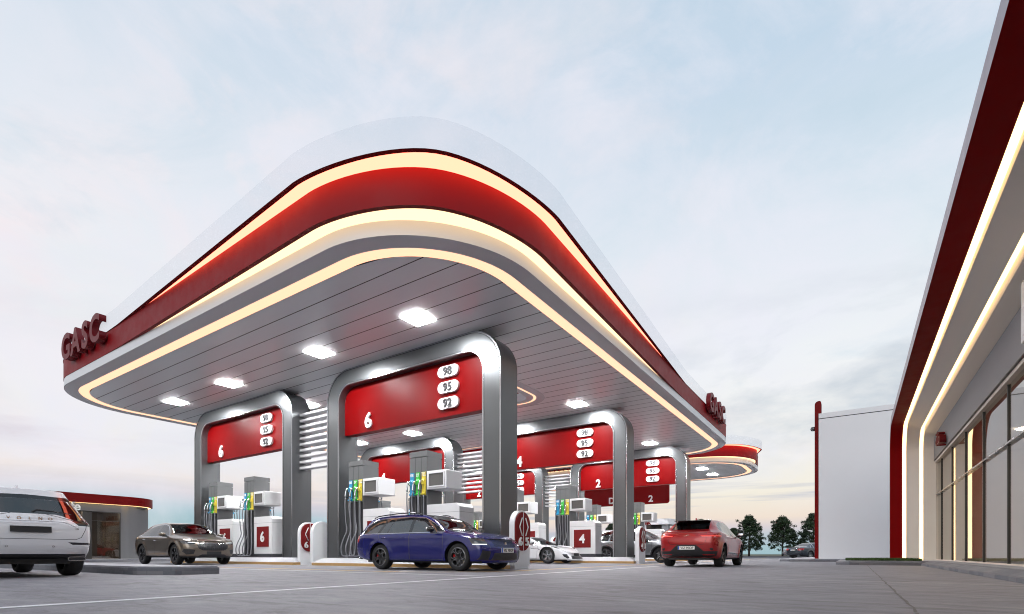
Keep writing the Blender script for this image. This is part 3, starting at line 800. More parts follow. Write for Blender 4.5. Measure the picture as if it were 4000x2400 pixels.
# ------------------------------------------------------------------ shop on the right
def shop():
    root = empty('shop_building', (2.7, 9, 0)); tag(root, 'grey shop with long glass front inside a red and white arch with glowing strips', 'shop building')
    O = Vector((2.7, 9, 0))
    def part(name, me, mat=None, par=None):
        me.transform(Matrix.Translation(-O)); return obj(name, me, mat, par or root)
    YE = -9.
    def path(off, n=14):
        rr = max(1.1-off, .32); top = 5.72-off; yj = 27.1-off
        P = [(yj, .05), (yj, 2.), (yj, 4.)]
        P += [(yj-rr+rr*math.cos(a), top-rr+rr*math.sin(a)) for a in np.linspace(0, PI/2, n)]
        return P+[(q, top) for q in (22, 17, 12, 7, 3, 0, -4, YE)]
    def sweep(prof, name, mat, smooth=False):
        loops = [[(x, p[0], p[1]) for p in path(off)] for x, off in prof]
        V = [p for L in loops for p in L]; n = len(loops[0]); F = []
        for j in range(len(loops)-1):
            for i in range(n-1): F.append((j*n+i, j*n+i+1, (j+1)*n+i+1, (j+1)*n+i))
        part(name, mesh(V, F), mat)
    sweep([(1.23, -.30), (1.23, 0)], 'arch_edge', 'edge_sky_sheen')
    sweep([(1.23, 0), (1.65, 0)], 'arch_red_lining', 'arch_red')
    sweep([(1.65, 0), (1.65, -.07)], 'arch_groove', 'reveal')
    sweep([(1.65, -.07), (1.78, -.07)], 'light_strip', 'strip_store')
    sweep([(1.78, -.07), (1.78, .06), (2.19, .30)], 'arch_lining', 'reveal')
    sweep([(2.19, .30), (2.19, .22), ], 'arch_groove', 'reveal')
    sweep([(2.19, .22), (2.31, .22)], 'light_strip', 'strip_store')
    sweep([(2.31, .22), (2.31, .44), (2.68, .60)], 'arch_lining', 'reveal')
    sweep([(2.68, .60), (2.68, .64), (2.95, .64)], 'arch_lining', 'reveal')
    sweep([(1.23, -.30), (3.0, -.30), (12, -.30)], 'roof', 'white_wall')
    part('fascia_wall', mbox(2.62, 2.78, YE, 26.46, 4.16, 5.11), 'plaster_grey')
    part('fascia_edge', mbox(2.612, 2.79, YE, 26.46, 4.135, 4.156), 'groove')
    part('head_reveal', mbox(2.66, 2.80, YE, 26.46, 4.05, 4.135), 'interior_wall')
    part('window_glass', mesh([(2.755, YE, .2), (2.755, 26.45, .2), (2.755, 26.45, 4.05), (2.755, YE, 4.05)], [(3, 2, 1, 0)]), 'shop_glass')
    y = 25.42
    while y > YE:
        part('mullion', mbox(2.725, 2.775, y-.022, y+.022, .17, 4.05), 'mullion'); y -= 2.57
    part('transom', mbox(2.69, 2.78, YE, 26.46, 2.75, 2.79), 'rail_metal')
    part('window_sill', mbox(2.68, 2.82, YE, 26.46, .165, .20), 'interior_wall')
    part('shop_floor', mbox(2.82, 12, YE, 26.4, .12, .168), 'interior_floor')
    part('shop_ceiling', mbox(2.82, 12, YE, 26.4, 4.3, 4.4), 'interior_wall')
    part('back_wall', mbox(8, 8.2, YE, 26.4, .168, 4.3), 'interior_wall')
    part('end_wall', mbox(2.82, 12, 26.4, 27.3, .0, 5.3), 'interior_wall')
    for k, yy in enumerate((22, 16, 10, 4)): part('interior_lamp', mbox(4.2, 6.2, yy-.12, yy+.12, 4.26, 4.298), 'ceiling_glow')
    part('shelf_wall', mbox(6.6, 7.0, 9, 21, .168, 2.1), 'interior_shelf')
shop()
root = empty('shop_lettering', (2.5, 23.4, 4.42)); tag(root, 'dark red raised Arabic letters on the grey shop fascia near the arch', 'sign letters')
o = obj('letters', text_mesh('\uFE91\uFED8\uFE8E\uFEDF\uFE94'[::-1], .44, .18, .0, width=1., face='-x'), 'red_letter', root)
root = empty('projecting_sign', (2.4, 11.2, 0)); tag(root, 'white framed sign box hanging over the shop windows at the right edge', 'sign')
obj('sign_box', mprism(rounded(-.9, .9, 3.98, 5.0, .04), 'x', -.05, .16), 'white_plastic', root)
obj('sign_field', mbox(-.06, -.05, -.8, .8, 4.08, 4.9), 'slat', root)

# neighbouring white building and red fin
root = empty('white_building', (2, 40, 0)); tag(root, 'plain white building wall between the red fin and the shop arch', 'building')
bm = bm_new(); box(bm, -3.67, 8, -7, 10, .1, 7.83); obj('wall', bm_mesh(bm), 'white_wall', root)
obj('wall_joint', mbox(-3.66, 8, -6.99, 10, 7.83, 7.875), 'groove', root)
obj('parapet', mbox(-3.67, 8, -7, 10, 7.875, 8.14), 'white_wall', root)
root = empty('red_fin', (-1.9, 33.3, 0)); tag(root, 'tall narrow red fin with rounded top at the left edge of the white wall', 'fin wall')
P = [(.02, .12), (.33, .12), (.33, 8.86), (.28, 8.93)]+[(.22+.2*math.cos(a), 8.73+.2*math.sin(a)) for a in np.linspace(PI/2, PI, 8)]
obj('fin', mprism(P, 'y', .05, .75), 'red_panel', root)
bm = bm_new(); lathe(bm, [(0, -.12), (.12, -.1), (.16, 0), (.12, .1), (0, .12)], 12, 'z'); obj('bracket', bm_mesh(bm, True), 'steel', root, (-.05, .3, 7.45))

# ------------------------------------------------------------------ cafe on the left
def cafe():
    root = empty('cafe_building', (-38, 5, 0)); tag(root, 'low grey cafe building with rounded corner and red roof band at the left', 'cafe building')
    O = Vector((-38, 5, 0))
    def part(name, me, mat=None, par=None):
        me.transform(Matrix.Translation(-O)); return obj(name, me, mat, par or root)
    def ring(o, z):
        return [(p.x, p.y, z) for p, N in rrect(-48-o, -33.6+o, -14-o, 13.5+o, 1.6+o, 0, 14, 3.)]
    # wall in pieces round the glazed opening at y 9.98..11.66
    bm = bm_new()
    def wallpiece(path, z0, z1):
        n = len(path); vs = [[bm.verts.new((x, y, z)) for x, y in path] for z in (z0, z1)]
        for i in range(n-1): bm.faces.new((vs[0][i], vs[0][i+1], vs[1][i+1], vs[1][i]))
    front = [(-33.6, -12.4), (-33.6, 7.2)]
    arc_ = [(-33.6, 11.66), (-33.6, 11.9)]+[(-35.2+1.6*math.cos(a), 11.9+1.6*math.sin(a)) for a in np.linspace(0, PI/2, 14)]+[(-46.4, 13.5)]
    wallpiece(front, .14, 3.1); wallpiece(arc_, .14, 3.1); wallpiece([(-33.6, 7.2), (-33.6, 11.66)], 2.68, 3.1)
    me = bm_mesh(bm, False)
    for p in me.polygons: p.use_smooth = True
    part('wall', me, 'cafe_wall')
    part('roof_band', loops_mesh([ring(.02, 3.10), ring(.22, 3.10), ring(.22, 3.57), ring(-.3, 3.57)]), 'red_panel')
    me = loops_mesh([ring(.0, 3.088), ring(.12, 3.088)]); part('light_strip', me, 'strip_store')
    L = ring(-.3, 3.5); part('roof', mesh(L, [tuple(range(len(L)))]), 'white_wall')
    part('door_frame', mbox(-33.75, -33.56, 9.98, 10.38, .15, 2.68), 'mullion')
    part('door_frame', mbox(-33.75, -33.56, 11.62, 11.66, .15, 2.68), 'mullion')
    part('door_frame', mbox(-33.75, -33.56, 7.2, 11.66, 2.64, 2.68), 'mullion')
    part('transom', mbox(-33.70, -33.58, 10.38, 11.62, 2.18, 2.20), 'mullion')
    part('glass_pane', mesh([(-33.62, 7.2, .15), (-33.62, 11.64, .15), (-33.62, 11.64, 2.64), (-33.62, 7.2, 2.64)], [(0, 1, 2, 3)]), 'cafe_glass')
    bm = bm_new(); box(bm, -38, -37.8, 6, 13, .15, 3); box(bm, -38, -33.8, 12.2, 12.3, .15, 3); box(bm, -38, -33.8, 6, 6.1, .15, 3); box(bm, -38, -33.7, 6, 13, 2.98, 3.05)
    part('interior', bm_mesh(bm), 'interior_dark')
    part('interior_lamp', mbox(-36.5, -36.3, 8, 11, 2.93, 2.97), 'ceiling_glow')
    obj('sign_letters', text_mesh('Cafe', .42, .08, .03, face='+x', width=.93), 'label_white', root, (-33.5+38, 9.36-5, 2.90))
cafe()
# bank kiosk far behind the pumps
root = empty('bank_kiosk', (-17.7, 53, 0)); tag(root, 'small white bank kiosk with red lettering far behind the pumps', 'kiosk')
obj('roof_band', mprism([(x, y) for x, y in rounded(-2.4, 2.2, -1.2, 2.2, .7)], 'z', 3.42, 4.0), 'white_panel', root)
obj('glazing', mbox(-2.1, 1.2, -.8, 1.9, .1, 3.42), 'black_gloss', root)
obj('pillar', mbox(1.3, 1.95, -.8, -.2, .0, 3.42), 'plaster_grey', root)
obj('pillar', mbox(-.9, -.3, -.95, -.81, .0, 3.42), 'white_panel', root)
obj('sign_letters', text_mesh('Bank', .62, .08, .03), 'red_panel', root, (-.55, -1.26, 3.72))

# ------------------------------------------------------------------ trees
def tree(xy, h, w, label, seed, mat):
    rt = random.Random(seed); root = empty('street_tree', (xy[0], xy[1], .1), rt.uniform(0, 6)); tag(root, label, 'tree', 'trees along the far verge')
    bm = bm_new(); tube(bm, [(0, 0, 0), (.02, .01, h*.25), (-.02, .02, h*.55), (.03, 0, h*.85)], [.13, .10, .07, .02], 8)
    tips = []
    for i in range(26):
        z0 = h*rt.uniform(.2, .8); a = rt.uniform(0, 2*PI); f = (z0/h-.17)/.83
        rad = w/2*math.sqrt(max(.05, 1-((f-.32)/.72)**2))*rt.uniform(.55, .95); zt = z0+rad*rt.uniform(.25, .6)
        p = Vector((math.cos(a)*rad, math.sin(a)*rad, zt)); tube(bm, [(0, 0, z0), (p.x*.5, p.y*.5, (z0+zt)/2+.05), tuple(p)], [.045, .03, .01], 5); tips.append(p)
    obj('trunk', bm_mesh(bm, True), 'bark', root)
    V = []; F = []; fm = []
    clumps = []
    for i in range(300):
        f = rt.random()**.85; z = h*(.17+.81*f)
        rad = w/2*(math.sqrt(max(.03, 1-((f-.26)/.34)**2)) if f < .26 else min(1, 1.02*(1-(f-.26)/.80)**.8+.03)); a = rt.uniform(0, 2*PI); q = rad*math.sqrt(rt.uniform(.12, 1))*rt.uniform(.85, 1.08)
        clumps.append((Vector((math.cos(a)*q, math.sin(a)*q, z)), rt.uniform(.12, .30)*w/3.2))
    for c, cr in clumps+[(t_, .22) for t_ in tips]:
        mi = 0 if rt.random() < .62 else 1
        for k in range(46):
            d = Vector((rt.gauss(0, 1), rt.gauss(0, 1), rt.gauss(0, .8))); d.normalize(); p = c+d*cr*rt.uniform(.3, 1.15)
            s = rt.uniform(.055, .10); u = Vector((rt.gauss(0, 1), rt.gauss(0, 1), rt.gauss(0, .7))).normalized(); v = u.cross(d)
            if v.length < .05: continue
            v.normalize(); kk = len(V)
            V += [p-u*s, p-v*s*.55, p+u*s, p+v*s*.55]; F.append((kk, kk+1, kk+2, kk+3)); fm.append(mi)
    obj('crown', mesh(V, F, mats=['leaf', 'leaf_light'], fm=fm), None, root)
TW = 1.12
def at_px(px, d): return cw((px-2000)/2014*d, d)
for px, d, h, w, lb in ((2926, 64, 5.05, 3.35, 'full round topped tree right of the red car'), (3057, 64, 4.95, 3.5, 'broad tree behind the dark parked sedan'),
                        (3178, 62, 5.2, 3.3, 'tree half hidden by the red fin'), (2866, 80, 4.3, 2.8, 'small tree peeping over the red car mirror'),
                        (2737, 66, 4.75, 2.6, 'tree whose tip shows above the red car roof'), (2684, 78, 4.0, 3.0, 'low tree beside the third row portal leg'),
                        (2392, 66, 4.2, 3.2, 'dark tree glimpsed behind the second row portal leg')):
    tree(at_px(px, d), h, w*TW, lb, int(px), None)
# ------------------------------------------------------------------ cars
from mathutils.bvhtree import BVHTree
CUR = [None]
def surf(y, z, facing):
    """x of the body surface at y, z seen from the front (1) or the back (-1)"""
    h = CUR[0]['bvh'].ray_cast(Vector((5*facing, max(abs(y), .002), z)), Vector((-facing, 0, 0)))
    return h[0].x if h[0] is not None else (CUR[0]['xf'] if facing > 0 else CUR[0]['xr'])
def pchip(tab):
    X = np.array([t[0] for t in tab], float); Y = np.array([t[1] for t in tab], float)
    h = np.diff(X); d = np.diff(Y)/h; m = np.zeros(len(X)); m[0], m[-1] = d[0], d[-1]
    for i in range(1, len(X)-1):
        if d[i-1]*d[i] > 0:
            w1 = 2*h[i]+h[i-1]; w2 = h[i]+2*h[i-1]; m[i] = (w1+w2)/(w1/d[i-1]+w2/d[i])
    def f(x):
        x = min(max(x, X[0]), X[-1]); i = min(int(np.searchsorted(X, x, 'right')-1), len(h)-1); t = (x-X[i])/h[i]
        return float(Y[i]*(1+2*t)*(1-t)**2+m[i]*h[i]*t*(1-t)**2+Y[i+1]*t*t*(3-2*t)+m[i+1]*h[i]*t*t*(t-1))
    return f
def in_poly(P, u, v):
    c = False; n = len(P); j = n-1
    for i in range(n):
        if (P[i][1] > v) != (P[j][1] > v) and u < (P[j][0]-P[i][0])*(v-P[i][1])/(P[j][1]-P[i][1])+P[i][0]: c = not c
        j = i
    return c
def shrink(P, d):
    """offset a polygon inwards"""
    A = sum(P[i-1][0]*P[i][1]-P[i][0]*P[i-1][1] for i in range(len(P))); s = 1 if A > 0 else -1; Q = []
    for i in range(len(P)):
        a, b, c = Vector(P[i-1]), Vector(P[i]), Vector(P[(i+1) % len(P)])
        t1 = (b-a).normalized(); t2 = (c-b).normalized(); n1 = Vector((-t1.y, t1.x))*s; n2 = Vector((-t2.y, t2.x))*s
        q = b+(n1+n2)/max(.35, 1+n1.dot(n2))*d; Q.append((q.x, q.y))
    return Q
def circ(cx, cz, r, n=26): return [(cx+r*math.cos(2*PI*i/n), cz+r*math.sin(2*PI*i/n)) for i in range(n)]
def smooth01(t): t = max(0., min(1., t)); return t*t*(3-2*t)
RING_SUB = [2, 1, 2, 4, 4, 3, 2, 7, 3, 3, 4]
def car_shell(s):
    top, belt, wid, rw = (pchip(s[k]) for k in ('top', 'belt', 'wid', 'roofw')); sill = pchip(s['sill']); drop = pchip(s['drop'])
    xr, xf = s['xr'], s['xf']; L = xf-xr
    xs = [xr+q for q in (0, .03, .07, .12, .18)]; x = xr+.245
    while x < xf-.24: xs.append(x); x += .058
    xs += [xf-q for q in (.2, .13, .075, .03, 0)]
    dr, df = s['dr'], s['df']
    bm = bm_new(); G = []
    for x0 in xs:
        w, zb, zt, r_, zs, dp = wid(x0), belt(x0), top(x0), rw(x0), sill(x0), drop(x0)
        pts = [(0, zs), (.84*w, zs), (.955*w, zs+.05), (.99*w, zs+.30*(zb-zs)), (w, zs+.62*(zb-zs)), (.988*w, zb-.05), (.958*w, zb), (r_, zt-dp), (.93*r_, zt-dp*.42), (.62*r_, zt-dp*.12), (0, zt)]
        if pts[7][1] < zb+.012: pts[7] = (r_, zb+.012)
        if pts[7][0] > pts[6][0]-.01: pts[7] = (pts[6][0]-.01, pts[7][1])
        fr = smooth01(1-(x0-xr)/s.get('fr', .9)); ff = smooth01(1-(xf-x0)/s.get('ff', .8))
        Q = [(x0+dr[i]*fr-df[i]*ff, p[0], p[1]) for i, p in enumerate(pts)]
        # chord parameter
        u = [0]
        for a, b in zip(Q, Q[1:]): u.append(u[-1]+max(.004, math.hypot(b[1]-a[1], b[2]-a[2])))
        fx, fy, fz = (pchip([(u[i], Q[i][c]) for i in range(11)]) for c in range(3))
        ring = []
        for i in range(10):
            for k in range(RING_SUB[i]):
                t = u[i]+(u[i+1]-u[i])*k/RING_SUB[i]; ring.append([fx(t), fy(t), fz(t)])
        ring.append([fx(u[10]), 0., fz(u[10])]); ring[0][1] = 0.
        G.append(ring)
    n = len(G[0]); nb = RING_SUB[0]
    ra, zc = s['ra'], s['R']
    for ring in G:
        for p in ring:
            if p[1] > .55*s['W']:
                for xw in s['wb']:
                    d = math.hypot(p[0]-xw, p[2]-zc)
                    if ra-.08 < d < ra+.13 and p[2] > .15: p[1] += s.get('flare', .018)*smooth01(1-abs(d-ra-.02)/.11)
                for (xa, xb, za, zb2, amt) in s.get('crease', []):
                    if xa < p[0] < xb:
                        zl = za+(zb2-za)*(p[0]-xa)/(xb-xa); e = smooth01((p[0]-xa)/.25)*smooth01((xb-p[0])/.25)
                        p[1] += amt*e*max(0, 1-abs(p[2]-zl)/.06)
    V = [[bm.verts.new(p) for p in ring] for ring in G]
    for i in range(len(V)-1):
        for k in range(n-1): bm.faces.new((V[i][k], V[i+1][k], V[i+1][k+1], V[i][k+1]))
    # end caps: rows across the car
    Mc = 11
    for end, sg, bulge in ((0, -1, s.get('bulge_r', .09)), (-1, 1, s.get('bulge_f', .13))):
        rows = []
        for k in range(nb, n):
            p = G[end][k]; w0 = s['W']; row = []
            for m in range(Mc+1):
                if m == Mc: row.append(V[end][k]); continue
                t = m/Mc; y = p[1]*t
                row.append(bm.verts.new((p[0]+sg*bulge*(1-t**2.4)*(p[1]/w0)**.8, y, p[2])) if p[1] > 1e-5 else None)
            rows.append(row)
        rows[-1] = [V[end][n-1]]*(Mc+1)
        for a, b in zip(rows, rows[1:]):
            for m in range(Mc):
                vs = [a[m], a[m+1], b[m+1], b[m]]; u_ = []
                for v in vs:
                    if v not in u_: u_.append(v)
                if len(u_) > 2:
                    try: bm.faces.new(u_ if sg > 0 else u_[::-1])
                    except ValueError: pass
    bmesh.ops.recalc_face_normals(bm, faces=bm.faces[:])
    f0 = max(bm.faces, key=lambda f: f.calc_center_median().y)
    if f0.normal.y < 0: bmesh.ops.reverse_faces(bm, faces=bm.faces[:])
    return bm
def cut_poly(bm, poly, proj, flt):
    iu, iv = (0, 2) if proj == 'side' else ((1, 2) if proj in ('front', 'rear') else (0, 1))
    us = [p[0] for p in poly]; vs = [p[1] for p in poly]; U0, U1, V0, V1 = min(us)-.01, max(us)+.01, min(vs)-.01, max(vs)+.01
    for i in range(len(poly)):
        a, b = poly[i-1], poly[i]; no = [0., 0., 0.]; no[iu] = b[1]-a[1]; no[iv] = -(b[0]-a[0])
        if abs(no[iu])+abs(no[iv]) < 1e-6: continue
        cof = [0., 0., 0.]; cof[iu] = a[0]; cof[iv] = a[1]
        fs = []
        e0, e1, g0, g1 = min(a[0], b[0])-.004, max(a[0], b[0])+.004, min(a[1], b[1])-.004, max(a[1], b[1])+.004
        for f in bm.faces:
            c = [v.co for v in f.verts]
            if max(q[iu] for q in c) < e0 or min(q[iu] for q in c) > e1 or max(q[iv] for q in c) < g0 or min(q[iv] for q in c) > g1: continue
            if flt(f): fs.append(f)
        if not fs: continue
        es = {e for f in fs for e in f.edges}; vv = {v for f in fs for v in f.verts}
        bmesh.ops.bisect_plane(bm, geom=fs+list(es)+list(vv), dist=2e-5, plane_co=cof, plane_no=no)
def flt_for(s, proj, xlim=None, nmin=None):
    W = s['W']
    if proj == 'side': return lambda f: f.normal.y > .22 and f.calc_center_median().y > .35*W
    if proj == 'front':
        xl = s['xf']-1.0 if xlim is None else xlim; nn = .12 if nmin is None else nmin
        return lambda f: f.normal.x > nn and f.calc_center_median().x > xl
    if proj == 'rear':
        xl = s['xr']+1.0 if xlim is None else xlim; nn = .12 if nmin is None else nmin
        return lambda f: f.normal.x < -nn and f.calc_center_median().x < xl
    if proj == 'top': return lambda f: f.normal.z > .35
    return lambda f: True
def build_shell(s, root):
    bm = car_shell(s)
    # wheel arches removed first
    arch = []
    for xw in s['wb']:
        P = circ(xw, s['R']+.005, s['ra'])
        fl = lambda f: f.calc_center_median().y > .42*s['W']
        cut_poly(bm, P, 'side', fl)
        bmesh.ops.delete(bm, geom=[f for f in bm.faces if fl(f) and in_poly(P, f.calc_center_median().x, f.calc_center_median().z)], context='FACES')
    lay = bm.faces.layers.int.new('kind'); kinds = [('body', 'PAINT', False, 0)]
    ops = []
    for c in s['cuts']:
        proj, name, mat, poly = c[:4]; opt = c[4] if len(c) > 4 else {}
        if proj == 'both':
            p1, p2 = poly; f1 = lambda f: f.calc_center_median().y > .02
            ym = opt.get('ymin', .1)
            q = flt_for(s, 'any')
            cut_poly(bm, p1, 'side', lambda f: f.calc_center_median().y > ym*.8 and f.calc_center_median().x*opt.get('sg', 1) > 0)
            cut_poly(bm, p2, 'front', lambda f: f.calc_center_median().x*opt.get('sg', 1) > 0 and in_box(p1, f))
        else:
            fl = flt_for(s, proj, opt.get('xlim'), opt.get('nmin')); cut_poly(bm, poly, proj, fl)
            if opt.get('gap'): cut_poly(bm, shrink(poly, opt['gap']), proj, fl)
        ops.append(c)
    bm.normal_update()
    nv = {v: v.normal.copy() for v in bm.verts}
    for c in ops:
        proj, name, mat, poly = c[:4]; opt = c[4] if len(c) > 4 else {}
        sided = opt.get('sided', proj in ('side', 'both'))
        kinds.append((name, mat, sided, len(kinds))); kid = len(kinds)-1
        gk = None
        if opt.get('gap'): kinds.append(('body', 'groove', False, 0)); gk = len(kinds)-1; inn = shrink(poly, opt['gap'])
        if name == 'body': kinds[kid] = ('body', mat, False, 0)
        fl = None if proj == 'both' else flt_for(s, proj, opt.get('xlim'), opt.get('nmin'))
        for f in bm.faces:
            m = f.calc_center_median()
            if proj == 'both':
                if m.x*opt.get('sg', 1) > 0 and in_poly(poly[0], m.x, m.z) and in_poly(poly[1], m.y, m.z): f[lay] = kid
            elif fl(f):
                u, v = (m.x, m.z) if proj == 'side' else ((m.y, m.z) if proj in ('front', 'rear') else (m.x, m.y))
                if in_poly(poly, u, v):
                    if gk is not None and not in_poly(inn, u, v): f[lay] = gk
                    else: f[lay] = kid
    for f in bm.faces:
        if f.normal.z < -.8 and f[lay] == 0 and f.calc_center_median().z < s['sill'][1][1]+.04: f[lay] = -1
    # gather
    s['bvh'] = BVHTree.FromBMesh(bm)
    groups = {}
    for f in bm.faces:
        k = f[lay]
        if k < 0: key, mat = ('underbody', 0), 'black_plastic'
        else:
            nm, mat, sided, idx = kinds[k]; key = (nm, k if nm != 'body' else 0)
            if mat == 'PAINT': mat = s['paint']
        groups.setdefault(key, [k >= 0 and kinds[k][2] and kinds[k][0] != 'body', []])[1].append((f, mat))
    for (nm, k), (sided, fl) in groups.items():
        mats = []
        for f, m in fl:
            if m not in mats: mats.append(m)
        for half in (('L', 'R') if sided else ('LR',)):
            V = []; N = []; F = []; fm = []; idx = {}
            def vid(v, sg):
                key = (v, 0 if abs(v.co.y) < 1e-5 else sg)
                if key not in idx:
                    idx[key] = len(V); y = v.co.y*sg; V.append((v.co.x, y, v.co.z)); n_ = nv[v]
                    N.append(Vector((n_.x, 0 if abs(v.co.y) < 1e-5 else n_.y*sg, n_.z)).normalized())
                return idx[key]
            for sg in ((1,) if half == 'L' else ((-1,) if half == 'R' else (1, -1))):
                for f, m in fl:
                    ids = [vid(v, sg) for v in f.verts]
                    if sg < 0: ids = ids[::-1]
                    F.append(ids); fm.append(mats.index(m))
            me = mesh(V, F, smooth=True, mats=mats, fm=fm)
            try: me.normals_split_custom_set_from_vertices([tuple(n_) for n_ in N])
            except Exception: pass
            obj(nm, me, None, root)
    bm.free()
def in_box(poly, f):
    m = f.calc_center_median(); return min(p[0] for p in poly)-.1 < m.x < max(p[0] for p in poly)+.1 and min(p[1] for p in poly)-.1 < m.z < max(p[1] for p in poly)+.1
def wheel_meshes(Rw, w, style, rim_mat, edge_mat, cal=True):
    """returns meshes facing +y (outer side): tyre, rim, disc"""
    rr = Rw*.70 if style != 'small' else Rw*.62
    bm = bm_new(); o = w/2
    lathe(bm, [(rr-.01, o-.018), (rr+.008, o-.006), (Rw*.86, o), (Rw*.95, o-.012), (Rw*.985, o-.035), (Rw, o-.06), (Rw, 0), (Rw, -o+.06), (Rw*.985, -o+.035), (Rw*.95, -o+.012), (Rw*.86, -o), (rr, -o+.006), (rr-.01, -o+.03)], 40)
    tyre = bm_mesh(bm, True)
    bm = bm_new()
    lathe(bm, [(rr, o-.012), (rr-.008, o-.010), (rr-.020, o-.022), (rr-.03, o-.06), (rr-.035, -o+.03)], 40)
    n0 = len(bm.faces)
    E_ = []      # bright edge faces
    def spoke(a, r0, r1, w0, w1, y0, y1, th=.03, edge=None):
        c, s_ = math.cos(a), math.sin(a); P = lambda r, t, y: (c*r-s_*t, y, s_*r+c*t)
        vs = [bm.verts.new(P(*q)) for q in ((r0, -w0, y0), (r1, -w1, y1), (r1, w1, y1), (r0, w0, y0), (r0, -w0, y0-th), (r1, -w1, y1-th), (r1, w1, y1-th), (r0, w0, y0-th))]
        fs = [bm.faces.new([vs[i] for i in f]) for f in ((0, 1, 2, 3), (0, 4, 5, 1), (3, 2, 6, 7), (7, 6, 5, 4), (1, 5, 6, 2))]
        bmesh.ops.recalc_face_normals(bm, faces=fs)
        if edge: E_.append(fs[0])
    yo, yi = o-.02, o-.055
    if style == 'petal':
        for i in range(5):
            a = PI/2+2*PI*i/5
            spoke(a+PI/5, .03, rr*.62, .022, .05, yi+.01, yo); 
            for q in (-1, 1): spoke(a+PI/5+q*.16, rr*.5, rr-.01, .012, .018, yo-.004, yo)
            # bright outline of the opening
            hx = [(rr*.34, 0), (rr*.50, .072), (rr*.80, .078), (rr*.92, .045), (rr*.92, -.045), (rr*.80, -.078), (rr*.50, -.072)]
            c, s_ = math.cos(a), math.sin(a); pts = [Vector((c*r-s_*t, yo+.002, s_*r+c*t)) for r, t in hx]
            for p, q in zip(pts, pts[1:]+pts[:1]):
                d = (q-p).normalized(); nn = Vector((-d.z, 0, d.x))*.0045
                f = bm.faces.new([bm.verts.new(v) for v in (p+nn, q+nn, q-nn, p-nn)]); E_.append(f)
    elif style == 'trident':
        for i in range(5):
            a = PI/2+2*PI*i/5; spoke(a, .03, rr*.55, .03, .022, yi, yo-.004)
            for q in (-1, 1): spoke(a+q*.14, rr*.42, rr-.01, .014, .018, yo-.006, yo, edge=True)
    elif style == 'five':
        for i in range(5):
            a = PI/2+2*PI*i/5; spoke(a-.05, .03, rr-.01, .035, .05, yi, yo); spoke(a+.10, .05, rr-.01, .008, .010, yi+.004, yo+.003, .01, edge=True)
    elif style == 'star':
        for i in range(5):
            a = PI/2+2*PI*i/5
            for q in (-1, 1): spoke(a+q*.12, .03, rr-.01, .010, .016, yi, yo, edge=True)
            spoke(a, .03, rr*.5, .03, .02, yi-.01, yi)
    else:
        for i in range(14 if style == 'multi' else 10): spoke(2*PI*i/(14 if style == 'multi' else 10), .03, rr-.01, .010, .014, yi, yo, edge=True)
    bm.faces.ensure_lookup_table()
    h = len(bm.faces); lathe(bm, [(0, yi+.012), (.028, yi+.012), (.036, yi), (.05, yi-.01), (.06, yi-.05)], 16)
    bm.faces.ensure_lookup_table(); lip = set(range(0, 40))
    es = {f.index for f in E_}
    bm.faces.index_update(); es = {f.index for f in E_}
    nf = len(bm.faces); 
    me = bm_mesh(bm, False); me.materials.append(MATS[rim_mat]); me.materials.append(MATS[edge_mat])
    for p in me.polygons:
        if p.index in es or (edge_mat != rim_mat and p.index < 40): p.material_index = 1
    bm = bm_new(); lathe(bm, [(0, .0), (rr*.78, .0), (rr*.78, -.03), (0, -.03)], 28); disc = bm_mesh(bm)
    bm = bm_new(); prism(bm, [(r*math.cos(a), r*math.sin(a)) for r, a in [(rr*.66, -.40), (rr*.86, -.34), (rr*.88, 0), (rr*.86, .34), (rr*.66, .40)]], 'y', -.04, .035); calm = bm_mesh(bm)
    return tyre, me, disc, calm
def ellipsoid(bm, c, r, seg=14, rings=9, sq=1.):
    def pw(v, e): return math.copysign(abs(v)**e, v)
    V = []
    for i in range(rings+1):
        th = PI*i/rings
        V.append([bm.verts.new((c[0]+r[0]*pw(math.sin(th), sq)*pw(math.cos(2*PI*k/seg), sq), c[1]+r[1]*pw(math.sin(th), sq)*pw(math.sin(2*PI*k/seg), sq), c[2]+r[2]*pw(math.cos(th), sq))) for k in range(seg)])
    for i in range(rings):
        for k in range(seg): bm.faces.new((V[i][k], V[i+1][k], V[i+1][(k+1) % seg], V[i][(k+1) % seg]))
    bmesh.ops.remove_doubles(bm, verts=[v for r_ in (V[0], V[-1]) for v in r_], dist=1e-6)
def plate_obj(root, x, z, ang, facing, blank=False, y=0., sc_=1.):
    x = surf(y, z, facing)+facing*.018
    x = max(x, surf(y, z-.05, facing)+.012) if facing > 0 else min(x, surf(y, z-.05, facing)-.012)
    me = mbox(-.26*sc_, .26*sc_, -.006, .006, -.056*sc_, .056*sc_)
    pl = obj('licence_plate', me, 'black_plastic' if blank else 'plate_white', root)
    pl.rotation_euler = (0, 0, PI/2 if facing > 0 else -PI/2); pl.location = (x, y, z)
    pl.rotation_euler = (R(ang), 0, PI/2 if facing > 0 else -PI/2)
    if not blank:
        obj('plate_band', mbox(-.258*sc_, -.215*sc_, -.009, -.006, -.054*sc_, .054*sc_), 'plate_blue', pl)
        obj('plate_letters', text_mesh('VIZ PEOP', .074*sc_, .004, .01, width=.92), 'plate_text', pl, (.025*sc_, -.0085, 0))
        bm = bm_new(); lathe(bm, [(0, -.0095), (.013, -.0095), (.013, -.006)], 12); obj('plate_seal', bm_mesh(bm), 'badge_gold', pl, (-.045*sc_, 0, .022))
    return pl
